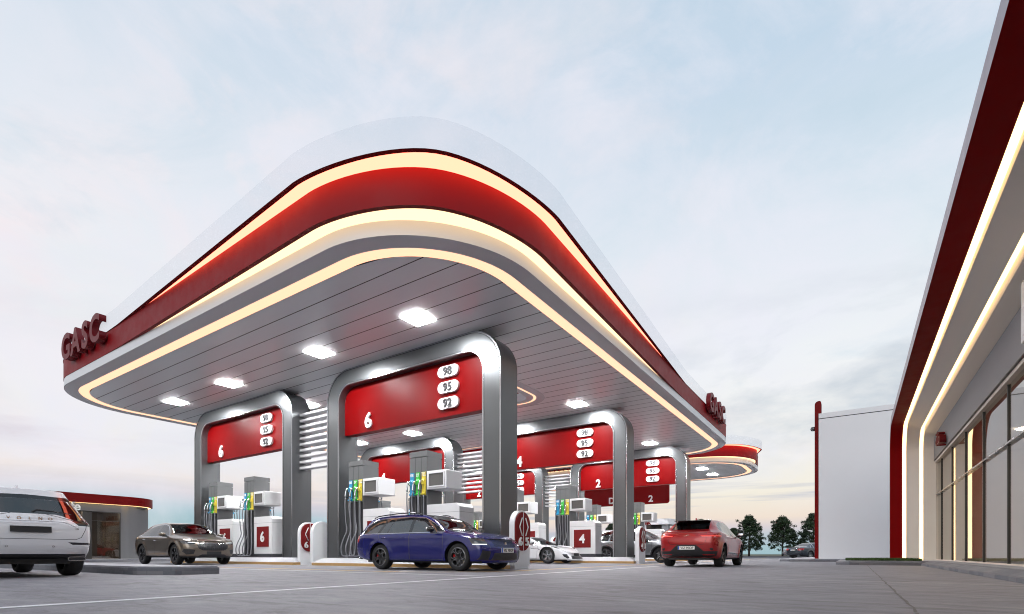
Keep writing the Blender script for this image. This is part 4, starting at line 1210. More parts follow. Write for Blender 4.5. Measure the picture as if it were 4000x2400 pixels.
def build_car(s, loc, rz, label, cat='car', group='cars at the filling station'):
    root = empty(s.get('kindname', 'car'), (loc[0], loc[1], 0), rz); tag(root, label, cat, group)
    build_shell(s, root); CUR[0] = s
    root.scale = (1, 1, s.get('zsc', 1.))
    W, Rw = s['W'], s['R']
    # wheel wells and underside
    bm = bm_new(); zs = s['sill'][1][1]
    box(bm, s['xr']+.30, s['xf']-.30, -W+.30, W-.30, zs-.02, zs+.16)
    for xw in s['wb']:
        for sg in (1, -1):
            A = []; B = []
            for i in range(15):
                a0 = math.asin(max(-1, min(0, (zs+.02-Rw)/s['ra']))); a = a0+(PI-2*a0)*i/14; c = (xw+(s['ra']-.0)*math.cos(a), Rw+.005+s['ra']*math.sin(a))
                A.append(bm.verts.new((c[0], sg*(W-.035), c[1]))); B.append(bm.verts.new((c[0], sg*(W-.34), c[1])))
            for i in range(14): bm.faces.new((A[i], A[i+1], B[i+1], B[i]))
            bm.faces.new(B)
    obj('chassis', bm_mesh(bm), 'black_plastic', root)
    tw = s.get('tyre', .235)
    zsc = s.get('zsc', 1.)
    ty, rm, dc, cl = wheel_meshes(Rw, tw, s['wheel'], s.get('rim', 'rim_dark'), s.get('rim_edge', 'rim_edge'))
    for xw in s['wb']:
        for sg in (1, -1):
            wh = obj('wheel', dc, 'brake_disc', root); wh.location = (xw, sg*(W-tw/2-s.get('tuck', .025)), Rw)
            if sg < 0: wh.rotation_euler = (0, 0, PI)
            if zsc != 1: wh.scale = (1, 1, 1/zsc); wh.location.z = Rw/zsc
            obj('tyre', ty, 'rubber', wh); obj('rim', rm, None, wh)
            if s.get('caliper'): obj('brake_caliper', cl, 'caliper_red', wh)
    # mirrors
    mx, my, mz = s['mirror']
    for sg in (1, -1):
        bm = bm_new(); ellipsoid(bm, (mx, sg*(my+.10), mz), (.075, .115, .07), sq=.75)
        m = obj('wing_mirror', bm_mesh(bm, True), s.get('mirror_mat', s['paint']), root)
        bm = bm_new(); prism(bm, [(mx-.02, mz-.09), (mx+.07, mz-.09), (mx+.05, mz-.03), (mx-.03, mz-.04)], 'y', sg*(my-.05), sg*(my+.09)); obj('mirror_arm', bm_mesh(bm), 'black_gloss', m)
        bm = bm_new(); ellipsoid(bm, (mx-.062, sg*(my+.10), mz), (.02, .098, .055), sq=.6); obj('mirror_glass', bm_mesh(bm, True), 'chrome', m)
    for hx, hz, hy in s.get('handles', []):
        for sg in (1, -1):
            bm = bm_new(); tube(bm, bez([(hx-.10, sg*(hy-.005), hz), (hx-.06, sg*(hy+.03), hz+.004), (hx+.06, sg*(hy+.03), hz+.004), (hx+.10, sg*(hy-.005), hz)], 4), .014, 6)
            obj('door_handle', bm_mesh(bm, True), s.get('handle_mat', s['paint']), root)
    # cabin
    if s.get('cabin', True):
        f0, f1, zf = s.get('seats', (.0, -.85, .55)); sm = s.get('seat_mat', 'seat_dark')
        for sx in (f0, f1):
            for sy in (.38, -.38):
                bm = bm_new(); prism(bm, [(sx-.12, zf), (sx+.10, zf), (sx-.10, zf+.48), (sx-.22, zf+.50)], 'y', sy-.22, sy+.22)
                box(bm, sx-.02, sx+.42, sy-.24, sy+.24, zf-.25, zf+.02); prism(bm, [(sx-.19, zf+.52), (sx-.12, zf+.52), (sx-.16, zf+.70), (sx-.23, zf+.70)], 'y', sy-.12, sy+.12)
                obj('seat', bm_mesh(bm), sm, root)
        dx = s.get('dash', .75)
        bm = bm_new(); prism(bm, [(dx-.10, .55), (dx+.40, .55), (dx+.45, s.get('dashz', .84)), (dx-.02, s.get('dashz', .84)+.01)], 'y', -W*.80, W*.80); obj('dashboard', bm_mesh(bm), 'seat_dark', root)
        bm = bm_new(); lathe(bm, [(.165, 0), (.185, .012), (.165, .024), (.150, .012), (.165, 0)], 20, 'z'); m = bm_mesh(bm, True)
        m.transform(Matrix.Rotation(R(65), 4, 'Y')); obj('steering_wheel', m, 'black_plastic', root, (dx-.22, .38, s.get('dashz', .84)+.03))
        obj('cabin_floor', mbox(s.get('cab0', -1.6), dx+.4, -W*.85, W*.85, .30, .42), 'seat_dark', root)
    for fn in s.get('extras', []): fn(root)
    return root
# ---- small add-ons
def rails(pts, y):
    def fn(root):
        for sg in (1, -1):
            bm = bm_new(); tube(bm, bez([(a, sg*(y+(o if k else 0)), z) for k, (a, z, o) in enumerate(pts)], 5), .016, 6); obj('roof_rail', bm_mesh(bm, True), 'black_gloss', root)
    return fn
def fin(x, z, mat):
    def fn(root):
        bm = bm_new(); prism(bm, [(x-.10, z), (x+.10, z-.0), (x-.04, z+.055), (x-.09, z+.06)], 'y', -.018, .018); obj('roof_antenna', bm_mesh(bm), mat, root)
    return fn
def bars(n, y0, y1, z0, z1, xfun, mat='chrome', w=.008, name='grille_bar', dep=.02):
    def fn(root):
        for i in range(n):
            y = y0+(y1-y0)*i/(n-1)
            for sg in ((1, -1) if y > .01 else (1,)):
                bm = bm_new(); zz = np.linspace(z0, z1, 5); tube(bm, [(surf(y, q, 1)+.004, sg*y, q) for q in zz], w/2, 4); obj(name, bm_mesh(bm), mat, root)
    return fn
def hbars(zs, yw, xfun, mat, t=.006, name='grille_bar'):
    def fn(root):
        for z in zs:
            bm = bm_new(); pts = [(surf(y, z, 1)+t*.5, y, z) for y in np.linspace(-yw, yw, 15)]; tube(bm, pts, t, 4); obj(name, bm_mesh(bm), mat, root)
    return fn
def meshgrid_bars(y0, y1, z0, z1, xfun, n=5, mat='black_plastic'):
    def fn(root):
        for sg in (1, -1):
            bm = bm_new()
            for k in range(n):
                z = z0+(z1-z0)*(k+.5)/n; tube(bm, [(surf(y, z, 1)+.003, sg*y, z) for y in np.linspace(y0, y1, 6)], .004, 4)
            for k in range(n+2):
                y = y0+(y1-y0)*(k+.5)/(n+2); tube(bm, [(surf(y, z, 1)+.003, sg*y, z) for z in np.linspace(z0, z1, 4)], .003, 4)
            obj('vent_mesh', bm_mesh(bm), mat, root)
    return fn
def plate(x, z, ang, facing, blank=False, **kw): return lambda root: plate_obj(root, x, z, ang, facing, blank, **kw)
def badge(x, z, r, facing, mat='chrome', shape='disc'):
    def fn(root):
        bm = bm_new()
        if shape == 'disc': lathe(bm, [(0, -.004), (r*.8, -.004), (r*.82, -.010), (r, -.010), (r, .01)], 20)
        else: prism(bm, [(0, -r), (r*.45, 0), (0, r), (-r*.45, 0)], 'y', -.012, .01)
        m = bm_mesh(bm); m.transform(Matrix.Rotation(PI/2*facing, 4, 'Z')); obj('emblem', m, mat, root, (surf(0, z, facing)+facing*.012, 0, z))
    return fn
def wording(tx, cap, x, y, z, facing, mat, ang=0, spacing=1., bold=.02, name='lettering'):
    def fn(root):
        m = text_mesh(tx, cap, .006, bold, face='+x' if facing > 0 else '-x', spacing=spacing); m.transform(Matrix.Rotation(R(ang), 4, 'Y')); obj(name, m, mat, root, (surf(y, z, facing)+facing*.012, y, z))
    return fn
def exhaust(x, y, z, w=.13, h=.045):
    def fn(root):
        for sg in (1, -1):
            bm = bm_new(); P = rounded(sg*y-w, sg*y+w, z-h, z+h, h*.9); prism(bm, P, 'x', x, x+.05); obj('exhaust_tip', bm_mesh(bm), 'chrome', root)
            bm = bm_new(); P = rounded(sg*y-w+.012, sg*y+w-.012, z-h+.012, z+h-.012, h*.7); prism(bm, P, 'x', x-.003, x); obj('exhaust_mouth', bm_mesh(bm), 'groove', root)
    return fn

def lerp_drop(xh, xc, r=.05, h=.028): return [(-3, r), (xh-.1, r), (xc, h), (3, h)]
# ---- blue estate
BLUE = dict(kindname='estate_car', paint='paint_blue', W=.905, R=.335, ra=.385, wb=(-1.345, 1.345), xr=-2.42, xf=2.10, wheel='petal', caliper=True,
  top=[(-2.42, 1.395), (-1.9, 1.43), (-1.2, 1.462), (-.5, 1.468), (.0, 1.44), (.35, 1.33), (.95, 1.00), (1.25, .955), (1.7, .895), (1.96, .835), (2.10, .775)],
  belt=[(-2.42, .95), (-1.5, .955), (.2, .94), (.9, .925), (1.3, .875), (1.8, .79), (1.98, .765), (2.10, .70)],
  wid=[(-2.42, .74), (-2.3, .83), (-2.0, .885), (-1.2, .905), (1.3, .905), (1.8, .885), (1.95, .85), (2.04, .79), (2.10, .66)],
  roofw=[(-2.42, .56), (-1.9, .60), (-1., .62), (-.1, .62), (.3, .64), (.95, .74), (1.5, .75), (2.0, .68), (2.10, .52)],
  sill=[(-2.42, .30), (-1.8, .21), (1.8, .19), (2.10, .19)], drop=lerp_drop(.1, .95, .055, .03),
  dr=[.12, .12, .06, .0, .0, .05, .10, .40, .44, .46, .46], df=[.05, .05, .03, .0, .0, .06, .10, .12, .10, .06, .04], bulge_r=.08, bulge_f=.11,
  crease=[(-2.2, 1.9, .86, .80, .012), (-1.0, 1.0, .40, .38, .010)], handles=[(-.45, .83, .885), (-1.18, .83, .885)], mirror=(.62, .93, 1.02), mirror_mat='black_gloss',
  seats=(-.05, -.95, .62), dash=.55, dashz=.90, cab0=-2.0, seat_mat='seat_dark', cuts=[
  ('side', 'body', 'chrome', [(.93, .948), (.46, 1.20), (.12, 1.345), (-.4, 1.383), (-1.3, 1.375), (-1.85, 1.31), (-2.17, 1.0), (-2.11, .948)]),
  ('side', 'body', 'black_gloss', [(.89, .962), (.45, 1.19), (.11, 1.337), (-.4, 1.375), (-1.3, 1.367), (-1.83, 1.302), (-2.15, 1.005), (-2.08, .962)]),
  ('side', 'side_window', 'car_glass', [(.66, .966), (.66, 1.05), (.42, 1.185), (.08, 1.325), (-.18, 1.355), (-.18, .966)]),
  ('side', 'side_window', 'car_glass', [(-.30, .966), (-.30, 1.36), (-.93, 1.358), (-1.06, .966)]),
  ('side', 'side_window', 'car_glass', [(-1.085, .966), (-.955, 1.358), (-1.14, 1.352), (-1.36, .966)]),
  ('side', 'side_window', 'car_glass', [(-1.46, .966), (-1.27, 1.35), (-1.79, 1.292), (-2.07, 1.01), (-2.02, .966)]),
  ('side', 'door', 'PAINT', [(.88, .27), (.90, .92), (-.24, .938), (-.24, .27)], dict(gap=.010)),
  ('side', 'door', 'PAINT', [(-.24, .27), (-.24, .938), (-1.42, .94), (-1.22, .62), (-1.0, .48), (-.94, .27)], dict(gap=.010)),
  ('front', 'windshield', 'car_glass', [(-.01, .99), (.69, .975), (.585, 1.41), (-.01, 1.43)], dict(xlim=-.1)),
  ('rear', 'rear_window', 'car_glass_dark', [(-.01, 1.0), (.66, 1.0), (.56, 1.36), (-.01, 1.375)], dict(nmin=.2)),
  ('both', 'taillight', 'lamp_red', ([(-3, .70), (-3, .95), (-2.16, .95), (-2.22, .74)], [(.42, .72), (.42, .93), (1.1, .93), (1.1, .72)]), dict(sg=-1)),
  ('both', 'headlight', 'lamp_dark', ([(1.66, .80), (3, .80), (3, .61), (1.80, .625)], [(.585, .775), (1.1, .81), (1.1, .61), (.64, .61)]), {}),
  ('both', 'headlight', 'lamp_dark', ([(1.6, .79), (3, .79), (3, .57), (1.6, .57)], [(.455, .765), (.56, .775), (.62, .60), (.545, .58)]), {}),
  ('both', 'driving_light', 'drl', ([(1.79, .648), (3, .648), (3, .626), (1.80, .628)], [(.64, .648), (1.1, .648), (1.1, .627), (.65, .627)]), {}),
  ('front', 'grille_surround', 'black_gloss', [(-.01, .785), (.44, .78), (.50, .72), (.40, .56), (.25, .54), (-.01, .535)]),
  ('front', 'grille', 'groove', [(-.01, .768), (.42, .762), (.47, .71), (.38, .575), (.24, .556), (-.01, .552)]),
  ('front', 'lower_grille', 'groove', [(-.01, .43), (.47, .44), (.56, .27), (-.01, .255)]),
  ('front', 'side_vent', 'groove', [(.58, .47), (.80, .50), (.84, .28), (.64, .27)], dict(sided=True)),
  ('rear', 'number_recess', 'black_plastic', [(-.01, .40), (.7, .40), (.74, .27), (-.01, .27)]),
  ('top', 'bonnet', 'PAINT', [(1.02, -.01), (1.02, .70), (1.6, .72), (2.16, .58), (2.2, -.01)], dict(gap=.010, sided=False))],
  extras=[rails([(-1.85, 1.40, 0), (-1.65, 1.445, 0), (-1.0, 1.487, 0), (-.45, 1.492, 0), (-.2, 1.475, 0), (-.05, 1.41, 0)], .60),
    bars(11, .0, .43, .575, .755, None, 'black_gloss', .012), badge(2.19, .66, .042, 1), plate(2.235, .50, 0, 1),
    hbars((.30, .33, .36, .39, .42), .46, lambda y: 2.215-.16*(y/.9)**2, 'black_plastic', .004, 'vent_bar'), hbars((.215,), .74, lambda y: 2.20-.26*(y/.9)**2.2, 'paint_blue', .014, 'front_lip'),
    exhaust(-2.42, .62, .30, .06, .03), fin(-1.65, 1.445, 'paint_blue')])
# ---- taupe SUV
TAUPE = dict(kindname='suv', paint='paint_taupe', W=.985, R=.395, ra=.45, wb=(-1.5, 1.5), xr=-2.56, xf=2.44, wheel='trident', flare=.03,
  top=[(-2.56, 1.26), (-2.25, 1.38), (-1.7, 1.56), (-1.0, 1.655), (-.2, 1.68), (.25, 1.64), (.6, 1.50), (1.12, 1.19), (1.5, 1.12), (2.0, 1.03), (2.3, .97), (2.44, .91)],
  belt=[(-2.56, 1.08), (-2.0, 1.13), (-1.4, 1.12), (.5, 1.07), (1.1, 1.07), (1.7, 1.02), (2.1, .96), (2.44, .83)],
  wid=[(-2.56, .78), (-2.35, .90), (-1.9, .965), (-1., .965), (0, .955), (1.2, .975), (1.8, .975), (2.15, .91), (2.33, .81), (2.44, .66)],
  roofw=[(-2.56, .58), (-1.9, .60), (-1., .63), (0, .66), (.5, .69), (1.1, .80), (1.7, .80), (2.2, .70), (2.44, .54)],
  sill=[(-2.56, .42), (-1.9, .30), (1.9, .28), (2.44, .27)], drop=lerp_drop(.2, 1.1, .07, .035),
  dr=[.10, .10, .05, 0, 0, .05, .10, .16, .16, .14, .12], df=[.12, .12, .06, .02, 0, .05, .10, .10, .08, .04, .02], bulge_r=.10, bulge_f=.16,
  crease=[(-1.2, 1.2, .60, .50, .014), (-2.3, -.7, 1.0, 1.06, .018), (.9, 2.2, 1.02, .98, .018)], handles=[(-.25, .95, .955), (-1.28, 1.0, .965)], handle_mat='chrome', mirror=(.75, .97, 1.17), seats=(0, -.95, .72), dash=.75, dashz=1.02, cab0=-1.9,
  cuts=[
  ('side', 'body', 'chrome', [(1.0, 1.10), (.66, 1.36), (.36, 1.545), (0, 1.595), (-.7, 1.575), (-1.4, 1.46), (-1.95, 1.27), (-2.0, 1.21), (-1.6, 1.14), (-.6, 1.10)]),
  ('side', 'body', 'black_gloss', [(.97, 1.115), (.64, 1.35), (.34, 1.53), (0, 1.58), (-.7, 1.56), (-1.4, 1.445), (-1.90, 1.26), (-1.94, 1.215), (-1.6, 1.155), (-.6, 1.115)]),
  ('side', 'side_window', 'car_glass', [(.78, 1.125), (.60, 1.35), (.32, 1.51), (.0, 1.565), (-.18, 1.565), (-.24, 1.12)]),
  ('side', 'side_window', 'car_glass', [(-.36, 1.12), (-.30, 1.56), (-.75, 1.54), (-1.4, 1.43), (-1.85, 1.255), (-1.88, 1.22), (-1.6, 1.165), (-.6, 1.125)]),
  ('side', 'door', 'PAINT', [(.98, .36), (1.0, 1.08), (-.28, 1.085), (-.30, .36)], dict(gap=.009)),
  ('side', 'door', 'PAINT', [(-.30, .36), (-.28, 1.085), (-1.5, 1.13), (-1.32, .86), (-1.05, .70), (-1.02, .36)], dict(gap=.009)),
  ('front', 'windshield', 'car_glass_dark', [(-.01, 1.18), (.78, 1.155), (.63, 1.60), (-.01, 1.625)], dict(xlim=-.1)),
  ('rear', 'rear_window', 'car_glass_dark', [(-.01, 1.22), (.62, 1.24), (.55, 1.52), (-.01, 1.56)], dict(nmin=.15, xlim=-1.2)),
  ('both', 'taillight', 'lamp_red', ([(-3, .96), (-3, 1.08), (-2.2, 1.1), (-2.3, .98)], [(.4, .98), (.4, 1.08), (1.2, 1.08), (1.2, .98)]), dict(sg=-1)),
  ('both', 'headlight', 'lamp_dark', ([(1.86, .90), (3, .905), (3, .74), (2.05, .80)], [(.50, .855), (1.2, .93), (1.2, .80), (.62, .78)]), {}),
  ('both', 'driving_light', 'drl', ([(2.2, .86), (3, .86), (3, .82), (2.2, .83)], [(.50, .850), (.80, .862), (.80, .842), (.55, .828)]), {}),
  ('front', 'grille', 'groove', [(-.01, .855), (.46, .84), (.56, .74), (.52, .62), (.38, .545), (-.01, .53)]),
  ('front', 'side_vent', 'groove', [(.62, .57), (.90, .60), (.92, .50), (.84, .39), (.66, .42)], dict(sided=True)),
  ('front', 'lower_grille', 'groove', [(-.01, .40), (.40, .40), (.52, .33), (.42, .28), (-.01, .28)]),
  ('top', 'bonnet', 'PAINT', [(1.18, -.01), (1.18, .74), (1.8, .74), (2.3, .56), (2.36, -.01)], dict(gap=.009, sided=False))],
  extras=[bars(7, 0, .45, .545, .775, lambda y: 2.592-.19*(y/.98)**2-.03*(y > .38), 'black_plastic', .012), badge(2.61, .68, .075, 1, 'chrome', 'drop'), plate(2.60, .455, 0, 1, True),
    meshgrid_bars(.66, .86, .43, .55, lambda y: 2.53-.30*(y/.98)**3, 4), hbars((.80,), .44, lambda y: 2.585-.18*(y/.98)**2, 'chrome', .007)])
# ---- white SUV, seen from behind
WHITE = dict(kindname='suv', zsc=.905, tuck=-.045, paint='paint_white', W=.925, R=.37, ra=.43, wb=(-1.49, 1.49), xr=-2.56, xf=2.38, wheel='ten', tyre=.275,
  top=[(-2.56, 1.72), (-2.0, 1.745), (-1.0, 1.765), (0, 1.76), (.4, 1.70), (.75, 1.52), (1.25, 1.17), (1.6, 1.12), (2.1, 1.04), (2.38, .94)],
  belt=[(-2.56, 1.10), (-1.5, 1.10), (.5, 1.06), (1.2, 1.05), (1.8, 1.0), (2.38, .84)],
  wid=[(-2.56, .80), (-2.46, .865), (-2.2, .905), (-1.2, .92), (1.4, .92), (2.0, .89), (2.25, .86), (2.38, .72)],
  roofw=[(-2.56, .55), (-1.8, .64), (0, .70), (.5, .72), (1.2, .80), (2.0, .74), (2.38, .6)],
  sill=[(-2.56, .40), (-1.9, .28), (1.9, .27), (2.38, .27)], drop=lerp_drop(.3, 1.2, .075, .04),
  dr=[.14, .14, .08, .02, 0, .03, .06, .36, .38, .38, .38], df=[.1, .1, .05, 0, 0, .04, .08, .10, .08, .04, .02], bulge_r=.07, bulge_f=.12, fr=.7,
  crease=[(-2.3, 2.0, .98, .95, .012)], handles=[(-.4, .98, .96), (-1.35, .98, .96)], mirror=(.85, .86, 1.15), seats=(.1, -.85, .75), dash=.85, dashz=1.0, cab0=-2.2, seat_mat='seat_light',
  cuts=[
  ('side', 'body', 'chrome', [(1.05, 1.09), (.72, 1.36), (.35, 1.60), (-.2, 1.655), (-1.9, 1.64), (-2.28, 1.18), (-2.1, 1.12)]),
  ('side', 'side_window', 'car_glass_dark', [(.98, 1.105), (.68, 1.35), (.33, 1.585), (-.25, 1.64), (-.25, 1.105)]),
  ('side', 'side_window', 'car_glass_dark', [(-.33, 1.105), (-.33, 1.64), (-1.2, 1.64), (-1.36, 1.105)]),
  ('side', 'side_window', 'car_glass_dark', [(-1.45, 1.115), (-1.30, 1.64), (-1.88, 1.625), (-2.22, 1.18), (-2.1, 1.135)]),
  ('side', 'door', 'PAINT', [(1.0, .36), (1.03, 1.07), (-.29, 1.08), (-.29, .36)], dict(gap=.009)),
  ('side', 'door', 'PAINT', [(-.29, .36), (-.29, 1.08), (-1.42, 1.09), (-1.25, .8), (-1.03, .68), (-1.0, .36)], dict(gap=.009)),
  ('front', 'windshield', 'car_glass_dark', [(-.01, 1.17), (.76, 1.15), (.66, 1.66), (-.01, 1.69)], dict(xlim=-.1)),
  ('rear', 'tailgate', 'PAINT', [(-.01, .735), (.62, .735), (.70, .78), (.77, .95), (.79, 1.06), (-.01, 1.30)], dict(gap=.009, nmin=.1)),
  ('rear', 'spoiler_gap', 'black_gloss', [(-.01, 1.60), (.60, 1.575), (.66, 1.53), (.60, 1.50), (-.01, 1.52)], dict(nmin=.05)),
  ('rear', 'rear_window', 'car_glass_dark', [(-.01, 1.52), (.55, 1.50), (.60, 1.40), (.78, 1.10), (.60, 1.12), (.44, 1.20), (.36, 1.22), (-.01, 1.225)], dict(nmin=.08)),
  ('both', 'taillight', 'lamp_burgundy', ([(-3, 1.10), (-3, 1.52), (-2.10, 1.50), (-2.26, 1.20), (-2.24, 1.10)], [(.71, 1.11), (.575, 1.50), (.68, 1.50), (1.1, 1.11)]), dict(sg=-1)),
  ('both', 'light_guide', 'badge_gold', ([(-3, 1.10), (-3, 1.52), (-2.0, 1.52), (-2.2, 1.10)], [(.70, 1.14), (.585, 1.44), (.60, 1.44), (.725, 1.14)]), dict(sg=-1)),
  ('both', 'taillight', 'black_gloss', ([(-3, 1.00), (-3, 1.12), (-2.24, 1.12), (-2.27, 1.0)], [(.56, 1.12), (.66, 1.015), (1.1, .995), (1.1, 1.12)]), dict(sg=-1)),
  ('both', 'reflector', 'lamp_dark', ([(-3, .63), (-3, .69), (-2.40, .69), (-2.46, .63)], [(.50, .685), (.57, .635), (.93, .635), (.96, .675)]), dict(sg=-1)),
  ('both', 'rear_bumper', 'black_plastic', ([(-3, .2), (-3, .455), (-2.2, .455), (-2.2, .2)], [(-.01, .2), (-.01, .455), (.78, .455), (.86, .38), (.86, .2)]), dict(sg=-1, sided=False, ymin=0)),
  ('side', 'sill_trim', 'black_plastic', [(1.1, .25), (1.1, .37), (-1.1, .37), (-1.1, .25)]),
  ('front', 'grille', 'groove', [(-.01, .88), (.36, .87), (.36, .60), (-.01, .58)]),
  ('both', 'headlight', 'lamp_dark', ([(1.8, .93), (3, .93), (3, .80), (1.9, .84)], [(.42, .90), (1.2, .93), (1.2, .82), (.48, .80)]), {})],
  extras=[lambda root: plate_obj(root, -2.655, .92, -4, -1, True, sc_=1.02), wording('V', .052, -2.655, .27, 1.13, -1, 'badge_gold'), wording('O', .052, -2.662, .137, 1.13, -1, 'badge_gold'), wording('L', .052, -2.665, .0, 1.13, -1, 'badge_gold'), wording('N', .052, -2.662, -.137, 1.13, -1, 'badge_gold'), wording('O', .052, -2.655, -.27, 1.13, -1, 'badge_gold'),
    wording('16', .040, -2.615, -.63, .955, -1, 'chrome'), exhaust(-2.585, .63, .36, .13, .042), fin(-1.72, 1.75, 'paint_white'),
    lambda root: obj('tailgate_crease', (lambda bm: (tube(bm, bez([(-2.60, .62, .985), (-2.64, .46, 1.06), (-2.648, .36, 1.075), (-2.655, 0, 1.08), (-2.648, -.36, 1.075), (-2.64, -.46, 1.06), (-2.60, -.62, .985)], 6), .012, 6), bm_mesh(bm, True))[1])(bm_new()), 'paint_white', root),
    lambda root: obj('wiper', (lambda bm: (tube(bm, [(-2.60, -.02, 1.245), (-2.585, -.08, 1.29), (-2.57, -.30, 1.27), (-2.55, -.56, 1.235)], [.022, .02, .014, .008], 6), bm_mesh(bm, True))[1])(bm_new()), 'black_plastic', root),
    rails([(-1.75, 1.70, 0), (-1.6, 1.765, 0), (-.6, 1.79, 0), (0, 1.775, 0), (.15, 1.70, 0)], .56)]
    + [(lambda yy: (lambda root: obj('parking_sensor', (lambda bm: (lathe(bm, [(.018, -.002), (.018, .004), (.015, .004), (.015, -.002)], 12), bm_mesh(bm))[1])(bm_new()), 'groove', root, (surf(yy, .60, -1)-.002, yy, .60), (0, 0, PI/2))))(y_) for y_ in (.3, -.3, .82, -.82)])
# ---- white sports car
SPORT = dict(kindname='sports_car', paint='paint_white', W=.965, R=.345, ra=.385, wb=(-1.33, 1.33), xr=-2.2, xf=2.28, wheel='star', rim='rim_grey', flare=.035, tuck=.02,
  top=[(-2.2, .93), (-1.6, 1.0), (-.9, 1.14), (-.3, 1.205), (.1, 1.18), (.5, 1.03), (.98, .80), (1.4, .74), (1.9, .64), (2.15, .53), (2.28, .46)],
  belt=[(-2.2, .82), (-1.4, .88), (-.6, .84), (.4, .80), (1.0, .79), (1.4, .76), (1.9, .62), (2.28, .40)],
  wid=[(-2.2, .80), (-1.9, .92), (-1.3, .965), (-.3, .92), (.6, .92), (1.33, .96), (1.8, .93), (2.1, .82), (2.28, .60)],
  roofw=[(-2.2, .6), (-1., .56), (-.2, .56), (.3, .60), (.95, .72), (1.4, .76), (1.9, .70), (2.28, .5)],
  sill=[(-2.2, .24), (-1.8, .14), (1.8, .12), (2.28, .13)], drop=lerp_drop(.1, .95, .05, .02),
  dr=[.1, .1, .05, 0, 0, .03, .06, .08, .06, .04, .02], df=[.0, .0, .0, .03, .10, .16, .18, .2, .16, .1, .08], bulge_r=.08, bulge_f=.16,
  handles=[], mirror=(.58, .92, .93), seats=(-.25, -.9, .42), dash=.45, dashz=.72, cab0=-1.0,
  cuts=[('side', 'side_window', 'car_glass_dark', [(.78, .81), (.42, 1.0), (.1, 1.12), (-.35, 1.155), (-.8, 1.08), (-1.1, .90), (-.9, .85)]),
  ('side', 'door', 'PAINT', [(.80, .22), (.85, .78), (-.52, .84), (-.62, .4), (-.5, .22)], dict(gap=.009)),
  ('side', 'side_vent', 'groove', [(.86, .60), (1.0, .60), (.93, .64), (.5, .655), (.5, .64), (.9, .625)]),
  ('front', 'windshield', 'car_glass', [(-.01, .80), (.68, .79), (.55, 1.13), (-.01, 1.165)], dict(xlim=-.1)),
  ('both', 'headlight', 'lamp_dark', ([(1.50, .735), (1.9, .70), (3, .58), (3, .45), (2.0, .565)], [(.55, .50), (.60, .58), (.80, .74), (1.1, .74), (1.1, .60), (.74, .49)]), {}),
  ('both', 'front_intake', 'groove', ([(1.7, .40), (3, .42), (3, .22), (2.0, .22)], [(.58, .40), (.82, .41), (.80, .30), (.70, .22), (.60, .24)]), {}),
  ('front', 'lower_grille', 'groove', [(-.01, .34), (.42, .34), (.5, .20), (-.01, .20)]),
  ('both', 'taillight', 'lamp_red', ([(-3, .72), (-3, .82), (-2.0, .83), (-2.05, .74)], [(.5, .74), (.5, .82), (1.1, .82), (1.1, .74)]), dict(sg=-1)),
  ('top', 'bonnet', 'PAINT', [(1.02, -.01), (1.02, .62), (1.6, .62), (2.1, .42), (2.16, -.01)], dict(gap=.004, sided=False))],
  extras=[plate(2.435, .39, 0, 1, True, sc_=.9), hbars((.15,), .62, None, 'black_plastic', .010, 'front_splitter')])
